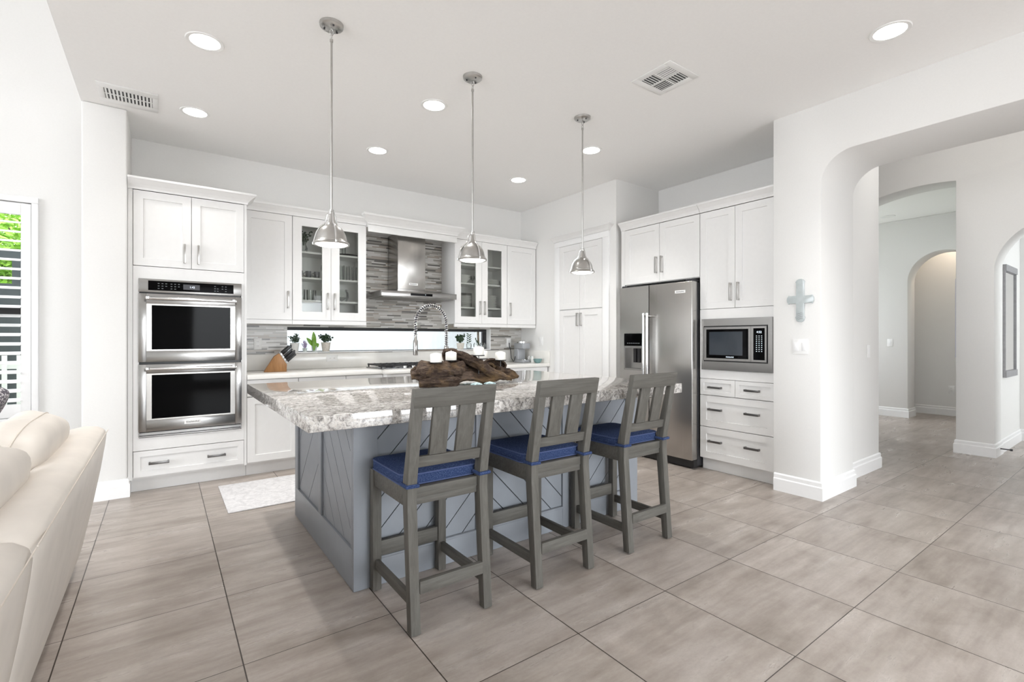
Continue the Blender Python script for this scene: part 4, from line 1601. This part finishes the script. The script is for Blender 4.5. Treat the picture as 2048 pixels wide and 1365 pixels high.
o = tag(MB().lathe([(0, .0005), (.030, .0005), (.048, .020), (.060, .055), (.056, .055), (.044, .022), (0, .008)], (0, 0, 0), 24, cap=False).build('bowl', 'teal_ceramic', None, smooth=True), 'small dark teal bowl at the right end of the counter', 'bowl')
o.location = (4.015, 4.97, CZ)

# ------------------------------------------------------------------ plants on the window sill
SZ = WZ0 + .0103
SY = 5.515


def pot(parent, r0, r1, h, mat):
    return MB().lathe([(0, .0005), (r0, .0005), (r1, h), (r1 - .006, h), (r0 - .003, .008), (0, .008)], (0, 0, 0), 24, cap=False).lathe([(0, h - .012), (r1 - .008, h - .012)], (0, 0, 0), 20, cap=False).build('pot', mat, parent, smooth=True)


def leaf(mb, base, tip, w, n=5, curl=.0, nrm=None):
    b, t_ = Vector(base), Vector(tip)
    d = t_ - b
    sd = d.cross(nrm if nrm is not None else Vector((0, -1, .2)))
    if sd.length < 1e-6:
        sd = Vector((1, 0, 0))
    sd.normalize()
    nn = sd.cross(d).normalized()
    vs = []
    for i in range(n + 1):
        f_ = i / n
        ww = w * math.sin(math.pi * min(1, f_ * .93 + .04)) ** .8
        c_ = b + d * f_ + nn * curl * math.sin(math.pi * f_)
        vs += [c_ - sd * ww, c_ + nn * ww * .25, c_ + sd * ww]
    fs = []
    for i in range(n):
        a = i * 3
        fs += [(a, a + 1, a + 4, a + 3), (a + 1, a + 2, a + 5, a + 4)]
    mb.add(vs, fs)


def bushy(parent, h, spread, nst, nl, lw, ll, mat, seed, z0):
    random.seed(seed)
    mb = MB()
    for s_ in range(nst):
        a = random.uniform(0, 6.28)
        r = random.uniform(.2, 1) * spread
        top = Vector((r * math.cos(a), r * math.sin(a) * .5, z0 + h * random.uniform(.5, 1)))
        b = Vector((r * .25 * math.cos(a), r * .2 * math.sin(a), z0 - .005))
        mb.tube([b, b.lerp(top, .5) + Vector((0, 0, h * .08)), top], .0022, 5)
        for k in range(nl):
            f_ = .25 + .75 * (k + 1) / nl
            p = b.lerp(top, f_)
            a2 = k * 2.4 + s_
            tip = p + Vector((math.cos(a2) * ll, math.sin(a2) * ll * .6, ll * random.uniform(.1, .7)))
            leaf(mb, p, tip, lw)
    return mb.build('foliage', mat, parent, smooth=True)


p1 = thing('potted_plant', 'spiky dark succulent in a white pot at the left end of the window sill', 'plant', (1.135, SY, SZ), 0, 'small plants on the window sill')
pot(p1, .034, .046, .095, 'pot_white')
bushy(p1, .105, .055, 9, 8, .005, .026, 'leaf_dark', 3, .085)
p2 = thing('lavender_sprig', 'pale purple lavender sprigs beside the spiky succulent', 'plant', (1.232, SY - .02, SZ), 0, 'small plants on the window sill')
pot(p2, .018, .024, .040, 'glass_pot')
bushy(p2, .085, .032, 12, 7, .004, .010, 'lavender', 6, .035)
p3 = thing('orchid_plant', 'small plant with large bright green leaves on the window sill', 'plant', (1.330, SY - .01, SZ), 0, 'small plants on the window sill')
pot(p3, .022, .030, .062, 'glass_pot')
mb = MB()
for tip, w in (((-.010, -.012, .215), .024), ((-.080, -.01, .150), .022), ((.046, -.01, .085), .026), ((-.006, -.03, .055), .022)):
    base = (0, 0, .055) if tip[2] > .06 else (-.004, -.012, .150)
    leaf(mb, base, tip, w, 8, .006)
leaf(mb, (-.004, -.020, .155), (-.010, -.034, .012), .020, 8, .004)
mb.build('leaf_cluster', 'leaf_green', p3, smooth=True)
p4 = thing('potted_plant', 'dark leafy plant in a speckled stone pot on the window sill', 'plant', (1.452, SY - .012, SZ), 0, 'small plants on the window sill')
pot(p4, .036, .050, .100, 'pot_stone')
bushy(p4, .095, .080, 13, 8, .010, .026, 'leaf_dark', 11, .092)
p5 = thing('potted_plant', 'dark leafy plant in a rough stone pot at the right part of the window sill', 'plant', (3.155, SY, SZ), 0, 'small plants on the window sill')
pot(p5, .040, .052, .085, 'pot_stone')
bushy(p5, .120, .090, 14, 8, .011, .032, 'leaf_dark', 15, .078)
for k, (x, lb, sd_, hh) in enumerate(((3.285, 'clear glass vase with a tall dark stem right of the stone pot', 21, .17), (3.395, 'clear glass vase with a drooping dark leaf on the window sill', 23, .07), (3.500, 'round crystal glass vase at the right end of the window sill', 0, 0))):
    v_ = thing('glass_vase', lb, 'vase', (x, SY, SZ), 0, 'glass vases on the window sill')
    w_ = .034 if k < 2 else .042
    MB().lathe([(0, .0005), (w_ * .8, .0005), (w_, .02), (w_ * 1.05, .06), (w_ * .8, .085), (w_ * .75, .085), (w_ * .98, .058), (w_ * .9, .02), (0, .006)], (0, 0, 0), 20, cap=False).build('vessel', 'drink_glass', v_, smooth=True)
    if hh:
        mb = MB().tube([(0, 0, .02), (.004, 0, .06 + hh * .4), (-.008, 0, .06 + hh * .85)], .0022, 5)
        random.seed(sd_)
        if k == 0:
            for q in range(9):
                zz = .08 + hh * .75 * q / 9
                leaf(mb, (-.003, 0, zz), (-.003 + (.035 if q % 2 else -.04), -.01, zz + .02), .008)
        else:
            leaf(mb, (0, 0, .125), (.050, -.01, .05), .014)
            leaf(mb, (0, 0, .12), (-.018, -.01, .155), .010)
        mb.build('foliage', 'leaf_dark', v_, smooth=True)

# ------------------------------------------------------------------ things inside the glass cabinets


def tumbler(r, h):
    return MB().lathe([(0, .0005), (r * .85, .0005), (r, h), (r - .003, h), (r * .8, .008), (0, .008)], (0, 0, 0), 18, cap=False)


def wineglass(h):
    return MB().lathe([(0, .0005), (.028, .0005), (.028, .003), (.004, .006), (.004, h * .45), (.022, h * .55), (.030, h * .75), (.025, h), (.023, h), (.027, h * .75), (.0, h * .52)], (0, 0, 0), 18, cap=False)


def place(mbx, name, mat, loc, label, cat, group, protos={}):
    key = (name, mat, len(mbx.v), round(mbx.v[3][2], 4), group)
    if key in protos:
        o = protos[key].copy()
        ROOT.objects.link(o)
    else:
        o = mbx.build(name, mat, None, smooth=True)
        protos[key] = o
    o.location = loc
    tag(o, label, cat, group)
    return o


GY = 5.32
zb = UB + .0185
for k in range(7):
    place(tumbler(.022, .058), 'shot_glass', 'drink_glass', (1.46 + k * .043, GY - .05 + .05 * (k % 2), zb), 'short clear glass on the bottom shelf of the left glass cabinet', 'glass', 'short glasses on the bottom shelf')
for k in range(6):
    place(tumbler(.026, .022), 'glass_dish', 'drink_glass', (1.12 + k * .055, GY - .04, zb), 'low clear dish on the bottom shelf behind the left glass door', 'dish', 'low dishes on the bottom shelf')
z = SH1[0] + .0005
for k in range(3):
    place(tumbler(.038, .115), 'tumbler', 'drink_glass', (1.16 + k * .085, GY, z), 'clear tumbler on the second shelf of the left glass cabinet', 'glass', 'tumblers on the second shelf')
o = tag(MB().lathe([(0, .0005), (.05, .0005), (.075, .05), (.070, .10), (.055, .125), (.060, .135), (.054, .135), (.064, .10), (.068, .05), (0, .01)], (0, 0, 0), 24, cap=False).build('glass_pitcher', 'drink_glass', None, smooth=True), 'large clear pitcher on the second shelf behind the right glass door of the left cabinet', 'pitcher')
o.location = (1.57, GY, z)
z = SH1[1] + .0005
for k in range(3):
    t_ = thing('mug', 'dark glass mug on the third shelf of the left glass cabinet', 'mug', (1.135 + k * .085, GY - .03, z), 0, 'dark mugs on the third shelf')
    MB().lathe([(0, .0005), (.026, .0005), (.030, .075), (.027, .075), (.023, .008), (0, .008)], (0, 0, 0), 18, cap=False).build('cup', 'dark_metal', t_, smooth=True)
    MB().tube([(-.027, 0, .06), (-.045, 0, .055), (-.047, 0, .03), (-.026, 0, .02)], .004, 6).build('handle', 'dark_metal', t_, smooth=True)
for k in range(2):
    place(wineglass(.15), 'wine_glass', 'drink_glass', (1.375 + k * .035, GY + (.05 if k else -.03), z), 'stemmed wine glass on the third shelf beside the dark mugs', 'glass', 'wine glasses beside the mugs')
for k in range(6):
    place(tumbler(.030, .165), 'tall_glass', 'drink_glass', (1.455 + k * .052, GY - .03 + .06 * (k % 2), z), 'tall clear glass on the third shelf of the left glass cabinet', 'glass', 'tall glasses on the third shelf')
z = SH1[2] + .0005
t_ = thing('glass_vase', 'clear vase with dark green sprigs on the top shelf of the left glass cabinet', 'vase', (1.18, GY, z))
MB().lathe([(0, .0005), (.03, .0005), (.042, .05), (.022, .10), (.027, .12), (.024, .12), (.018, .10), (.038, .05), (0, .008)], (0, 0, 0), 20, cap=False).build('vessel', 'drink_glass', t_, smooth=True)
bushy(t_, .14, .07, 8, 7, .012, .028, 'leaf_dark', 31, .09)
o = tag(MB().lathe([(0, .0005), (.13, .0005), (.14, .014), (.135, .016), (.12, .006), (0, .006)], (0, 0, 0), 32, cap=False).build('serving_tray', 'black_plastic', None, smooth=True), 'dark round tray on the top shelf of the left glass cabinet', 'tray')
o.location = (1.60, GY - .03, z)
place(tumbler(.022, .15), 'tall_vase', 'drink_glass', (1.585, GY - .02, z + .0065), 'slim clear vase standing on the dark tray in the left glass cabinet', 'vase', None)

z = UB + .0185
for x, lb in ((3.09, 'clear glass bowl on the bottom shelf behind the left door of the dish cabinet'), (3.48, 'clear glass bowl on the bottom shelf behind the right door of the dish cabinet')):
    place(MB().lathe([(0, .0005), (.04, .0005), (.085, .05), (.09, .065), (.086, .065), (.08, .05), (0, .008)], (0, 0, 0), 24, cap=False), 'glass_bowl', 'drink_glass', (x, GY, z), lb, 'bowl', 'glass bowls in the dish cabinet')


def plates(x, n, z, where):
    for k in range(n):
        place(MB().lathe([(0, .0005), (.055, .0005), (.10, .012), (.102, .014), (.098, .015), (.055, .004), (0, .004)], (0, 0, 0), 28, cap=False), 'plate', 'ceramic_white', (x, GY, z + k * .0165),
              'white plate in the stack behind the %s door of the right glass cabinet' % where, 'plate', 'white plates stacked behind the %s door' % where)


plates(3.09, 9, 1.6305, 'left')
plates(3.48, 10, 1.6305, 'right')
t_ = tag(MB().box(-.08, .0, .0005, .08, .012, .20).build('serving_board', 'steel_dark', None, bevel=.004), 'grey tray leaning upright behind the plates in the right glass cabinet', 'tray')
t_.location = (3.20, 5.43, 1.6305)
z = 1.9305
for k in range(2):
    place(MB().lathe([(0, .0005), (.04, .0005), (.085, .055), (.10, .07), (.096, .07), (.08, .055), (0, .008)], (0, 0, 0), 28, cap=False), 'bowl', 'ceramic_white', (3.08, GY, z + k * .036), 'white bowl in the stack behind the left door of the right glass cabinet', 'bowl', 'white bowls on the third shelf')
place(wineglass(.11), 'wine_glass', 'drink_glass', (3.225, GY, z), 'small stemmed glass beside the white bowls', 'glass', None)
for k in range(4):
    place(MB().lathe([(0, .0005), (.075, .0005), (.13, .012), (.133, .014), (.128, .016), (.075, .004), (0, .004)], (0, 0, 0), 32, cap=False), 'platter', 'ceramic_white', (3.478, GY - .02, z + k * .0175), 'wide white platter stacked behind the right door of the right glass cabinet', 'plate', 'white platters on the third shelf')

# ------------------------------------------------------------------ outlets and switches


def wall_plate(name, label, cat, loc, rz, w, h, kind):
    t_ = thing(name, label, cat, loc, rz)
    MB().box(-w / 2, -.006, -h / 2, w / 2, -.0004, h / 2).build('plate', 'plate_white', t_, bevel=.0015)
    if kind == 'outlet':
        mb = MB()
        for c_ in ((0, .022), (0, -.022)) if h > w else ((-.022, 0), (.022, 0)):
            for dx_ in (-.006, .006):
                mb.box(c_[0] + dx_ - .0012, -.0068, c_[1] - .004, c_[0] + dx_ + .0012, -.0062, c_[1] + .004)
        mb.build('slot', 'dark_metal', t_)
    else:
        n = max(1, round(w / .06))
        for k in range(n):
            xx = -w / 2 + w * (k + .5) / n
            MB().box(xx - .016, -.0085, -.033, xx + .016, -.0062, .033).build('rocker', 'trim_paint', t_, bevel=.001)
    return t_


wall_plate('wall_outlet', 'white upright outlet plate on the mosaic tile beside the oven cabinet', 'outlet', (.777, YB - .0092, 1.185), 0, .072, .118, 'outlet')
wall_plate('wall_outlet', 'white sideways outlet plate on the white splash below the window', 'outlet', (1.506, YB - .0202, 1.022), 0, .118, .072, 'outlet')
wall_plate('wall_outlet', 'white outlet plate on the mosaic tile behind the coffee maker', 'outlet', (3.90, YB - .0092, 1.18), 0, .072, .118, 'outlet')
wall_plate('light_switch', 'white double light switch on the wall below the glass cross', 'switch', (4.0648, 1.745, 1.175), RZ, .115, .118, 'switch')
wall_plate('light_switch', 'small white switch plate on the jamb behind the large archway', 'switch', (5.30, 1.6898, 1.12), 0, .072, .118, 'switch')
wall_plate('wall_outlet', 'white outlet plate on the wall seen through the niche arch', 'outlet', (10.2198, 2.13, .42), RZ, .075, .12, 'outlet')
wall_plate('light_switch', 'small switch plate on the far hall wall left of the niche arch', 'switch', (9.3998, 2.70, 1.17), RZ, .072, .118, 'switch')
wall_plate('light_switch', 'small white switch plate on the wall above the counter by the pantry', 'switch', (4.1198, 5.02, 1.20), RZ, .072, .118, 'switch')

# ------------------------------------------------------------------ glass cross on the pillar
cr = thing('wall_cross', 'frosted glass cross hanging on the white wall by the archway', 'cross', (4.0645, 1.743, 1.545), RZ)


def flare(cx_, cz_, hw, hl, up):
    pts = []
    for k in range(9):
        a = math.pi * k / 8
        pts.append((hw * 1.12 * math.cos(a), hl + .018 * math.sin(a)))
    return pts


wv, wh, top, bot, arm = .030, .030, .152, .152, .090
pts = [(wv, wh), (arm - .008, wh), (arm - .004, wh + .006), (arm + .008, wh * .5), (arm + .010, 0), (arm + .008, -wh * .5), (arm - .004, -wh - .006), (arm - .008, -wh), (wv, -wh), (wv, -bot + .02), (wv + .006, -bot + .014)]
pts += [(wv * math.cos(-a), -bot - .004 + .022 * math.sin(-a)) for a in [math.pi * k / 8 for k in range(1, 8)]]
pts += [(-wv - .006, -bot + .014), (-wv, -bot + .02), (-wv, -wh), (-arm + .008, -wh), (-arm + .004, -wh - .006), (-arm - .008, -wh * .5), (-arm - .010, 0), (-arm - .008, wh * .5), (-arm + .004, wh + .006), (-arm + .008, wh), (-wv, wh), (-wv, top - .02), (-wv - .005, top - .014)]
pts += [(wv * math.cos(a), top - .010 + .020 * math.sin(a)) for a in [math.pi - math.pi * k / 8 for k in range(1, 8)]]
pts += [(wv + .005, top - .014), (wv, top - .02)]
simple('frosted_glass', (.46, .505, .51), .18, spec=.7, var=.06, nscale=25)
MB().prism(pts, -.014, -.002, 'y').build('body', 'frosted_glass', cr, bevel=.003)
mb = MB()
for k in range(4):
    mb.tube([(-.024, -.0148, -.105 - k * .014), (-.008, -.0150, -.112 - k * .014), (.010, -.0150, -.104 - k * .014), (.024, -.0148, -.110 - k * .014)], .0016, 5)
mb.build('etched_waves', 'mirror_frame', cr)

# ------------------------------------------------------------------ rug
tag(MB().box(.372, 3.93, .0005, 1.45, 4.69, .009).build('kitchen_mat', 'rug_weave', bevel=.003), 'pale grey kitchen mat on the floor between the island and the counter', 'mat')

# ------------------------------------------------------------------ sofa (its back to the kitchen)
so = thing('sofa', 'cream leather sofa with its back towards the island', 'sofa', (-.36, 0, 0))


def sofa_back(y0, y1, name):
    """padded back section: outer face leans out over the floor"""
    prof = [(.0, .085), (.045, .30), (.085, .52), (.106, .66), (.112, .715), (.104, .742), (.075, .762), (.02, .770), (-.03, .760), (-.055, .735), (-.07, .60), (-.11, .35), (-.12, .085)]
    n = 14
    k = len(prof)
    vs, fs = [], []
    for i in range(n + 1):
        f_ = i / n
        e = min(f_, 1 - f_)
        s_ = 1 - .020 * max(0, 1 - e * 14)
        y = y0 + (y1 - y0) * f_
        for a, z in prof:
            zz = .085 + (z - .085) * s_ + .005 * math.sin(f_ * 9) * (z > .7)
            vs.append((-.03 + (a + .03) * (1 - .06 * max(0, 1 - e * 14)), y, zz))
    for i in range(n):
        for j in range(k):
            j2 = (j + 1) % k
            fs.append((i * k + j, i * k + j2, (i + 1) * k + j2, (i + 1) * k + j))
    fs.append(tuple(range(k)))
    fs.append(tuple(range(n * k, (n + 1) * k)))
    o = MB().add(vs, fs).build(name, 'leather', so, bevel=.006)
    sm = MB().tube([(.1095, y0 + .004 + (y1 - y0 - .008) * q / 20, .728) for q in range(21)], .0022, 5)
    sm.build('seam', 'leather_seam', o, smooth=True)
    return o


sofa_back(1.645, 3.52, 'backrest')
sofa_back(-.30, 1.640, 'backrest')
MB().box(-1.0, -.30, .085, -.125, 3.30, .42).build('seat_base', 'leather', so, bevel=.03, seg=3)
MB().box(-1.0, 3.305, .085, -.125, 3.50, .62).build('armrest', 'leather', so, bevel=.04, seg=3)
MB().box(-1.0, -.52, .085, -.125, -.305, .62).build('armrest', 'leather', so, bevel=.04, seg=3)
for y in (-.15, 1.55, 3.40):
    for x in (-.92, -.10):
        MB().box(x, y - .03, .0005, x + .06, y + .03, .084).build('foot', 'black_plastic', so)


def pillow(sx, sy, sz, seed, n=18, e1=.45, e2=.55, wr=.012):
    """superellipsoid cushion with soft creases"""
    def sp(v, e):
        return math.copysign(abs(v) ** e, v)
    vs, fs = [], []
    for i in range(n + 1):
        ph = -HP + math.pi * i / n
        for j in range(2 * n):
            th = math.pi * j / n
            x = sx * sp(math.cos(ph), e2) * sp(math.cos(th), e1)
            y = sy * sp(math.cos(ph), e2) * sp(math.sin(th), e1)
            z = sz * sp(math.sin(ph), e2)
            w = noise.noise(Vector((x * 6 + seed, y * 5, z * 9))) * wr
            vs.append((x * (1 + w * 2), y, z + w))
    for i in range(n):
        for j in range(2 * n):
            j2 = (j + 1) % (2 * n)
            fs.append((i * 2 * n + j, i * 2 * n + j2, (i + 1) * 2 * n + j2, (i + 1) * 2 * n + j))
    return MB().add(vs, fs)


for yc, sd_, zt in ((2.87, 3.0, .695), (2.03, 8.0, .690)):
    mb = pillow(.115, .395, .215, sd_)
    mb.rot(Matrix.Rotation(.30, 3, 'Y'))
    mb.v = [(x - .145, y + yc, z + zt) for x, y, z in mb.v]
    o = mb.build('back_cushion', 'leather', so, smooth=True)
    ring = []
    for q in range(49):
        ph = 2 * math.pi * q / 48
        cz_, cy_ = math.sin(ph), math.cos(ph)
        ring.append(Vector((.004, .397 * math.copysign(abs(cy_) ** .55, cy_), .217 * math.copysign(abs(cz_) ** .55, cz_))))
    sm = MB().tube(ring, .003, 6)
    sm.rot(Matrix.Rotation(.30, 3, 'Y'))
    sm.v = [(x - .145, y + yc, z + zt) for x, y, z in sm.v]
    sm.build('piping', 'leather_seam', o, smooth=True)
for yc in (.45, 1.25, 2.05, 2.87):
    mb = pillow(.40, .395, .07, yc, e1=.3, e2=.4)
    mb.v = [(x - .56, y + yc, z + .491) for x, y, z in mb.v]
    mb.build('seat_cushion', 'leather', so, smooth=True)
mb = pillow(.05, .17, .17, 5, e1=.6, e2=.6)
mb.rot(Matrix.Rotation(.5, 3, 'Y') @ Matrix.Rotation(.25, 3, 'X'))
o = mb.build('throw_pillow', 'pillow_print', None, smooth=True)
o.location = (-.74, 3.42, .832)
tag(o, 'grey speckled throw pillow at the far end of the sofa', 'pillow')

# ------------------------------------------------------------------ hall: picture, canvas, doorstop, door
pf = thing('framed_mirror', 'tall mirror with grey frame on the hall wall seen through the round arch', 'mirror', (7.45, 1.1298, 1.43))
Wm, Hm = .62, .62
for bx in ((0, -.03, .551, Wm, -.001, .62), (0, -.03, -.62, Wm, -.001, -.551)):
    MB().box(*bx).build('rail', 'mirror_frame', pf)
for bx in ((0.0, -.022, -.5505, .02, -.001, .5505), (Wm - .022, -.022, -.5505, Wm, -.001, .5505)):
    MB().box(*bx).build('stile', 'mirror_frame', pf)
MB().box(.02, -.010, -.5495, Wm - .0225, -.001, .5495).build('glass', 'mirror', pf)
tag(MB().box(7.10, 1.4205, 1.03, 7.30, 1.45, 1.90).build('wall_canvas', 'canvas_edge'), 'pale lilac canvas on the pillar side, seen edge-on in the hall opening', 'picture')
ds = tag(MB().tube([(7.16, 1.103, .075), (7.16, 1.03, .075)], .006, 8).lathe([(.011, -.01), (.011, .01)], (7.16, 1.022, .075), 12).build('door_stop', 'dark_metal', None, smooth=True), 'small door stop on the baseboard under the round arch', 'door stop')
dr_ = structure(MB().box(8.375, -.45, .005, 8.418, .55, 2.42).build('door_1', 'trim_paint', bevel=.003))
MB().box(8.395, .555, .001, 8.4195, .64, 2.50).build('casing', 'trim_paint', dr_)

# ------------------------------------------------------------------ outside
g = structure(MB().box(-14, 5.66, -.15, 12, 16, -.05).build('ground_outside', 'lawn'))
tag(MB().box(-.1, 7.4, -.05, 7.0, 7.6, 3.4).build('neighbour_wall', 'stucco_outside'), 'pale stucco wall outside the strip window', 'wall', kind='structure')
fe = thing('garden_fence', 'white garden fence outside the shuttered window', 'fence', (0, 7.6, -.05))
for z0_ in (.18, .95):
    MB().box(-4.5, 0, z0_, -.3, .04, z0_ + .075).build('rail', 'fence_white', fe)
for k in range(36):
    MB().box(-4.48 + k * .117, -.02, .0, -4.44 + k * .117, -.001, 1.10).build('picket', 'fence_white', fe)
lc = thing('screen_frame', 'dark screen enclosure posts outside the shuttered window', 'screen', (0, 8.6, -.05))
for k in range(5):
    MB().box(-4.6 + k * 1.02, 0, 0, -4.52 + k * 1.02, .06, 2.3).build('post', 'screen_dark', lc)
for z0_ in (1.30, 2.301):
    MB().box(-4.6, .0605 if z0_ < 2 else 0, z0_, -.45, .12, z0_ + .09).build('beam', 'screen_dark', lc)
MB().box(-4.6, .9, 0, -.45, .94, 2.05).build('screen_panel', 'screen_dark', lc)


def tree(label, x, y, h, r, seed, nleaf):
    random.seed(seed)
    t_ = thing('garden_tree', label, 'tree', (x, y, -.05), 0, 'trees beyond the screen')
    MB().tube([(0, 0, 0), (.03, 0, h * .4), (0, .02, h * .8)], [.08, .06, .03], 8).build('trunk', 'bark', t_, smooth=True)
    mb = MB()
    for k in range(nleaf):
        v = Vector((random.gauss(0, 1), random.gauss(0, 1), random.gauss(0, 1)))
        v = v.normalized() * random.random() ** .4
        p = Vector((v.x * r, v.y * r, h * .72 + v.z * r * .9))
        a = Vector((random.uniform(-1, 1), random.uniform(-1, 1), random.uniform(-.6, .6))).normalized()
        leaf(mb, p, p + a * random.uniform(.09, .17), random.uniform(.025, .05), 2, 0, Vector((random.uniform(-1, 1), random.uniform(-1, 1), 1)))
    mb.build('crown', 'leaf_sun', t_)


tree('bright green tree outside the shuttered window, just behind the dark screen', -2.25, 11.2, 3.4, 1.15, 5, 4200)
tree('bright green tree outside the shuttered window, behind the nearer one', -2.6, 14.2, 4.6, 1.5, 6, 3600)

random.seed(9)
sb = thing('garden_shrub', 'dark green shrub outside the right end of the strip window', 'shrub', (4.35, 7.0, -.05))
MB().tube([(0, 0, 0), (.02, 0, .8), (0, 0, 1.4)], .02, 6).build('stem', 'bark', sb, smooth=True)
mb = MB()
for k in range(900):
    v = Vector((random.gauss(0, 1), random.gauss(0, 1), random.gauss(0, 1))).normalized() * random.random() ** .4
    p = Vector((v.x * .34, v.y * .25, 1.62 + v.z * .22))
    a = Vector((random.uniform(-1, 1), random.uniform(-1, 1), random.uniform(-.6, .6))).normalized()
    leaf(mb, p, p + a * .07, .016, 2, 0, Vector((random.uniform(-1, 1), random.uniform(-1, 1), 1)))
mb.build('foliage', 'leaf_dark', sb)
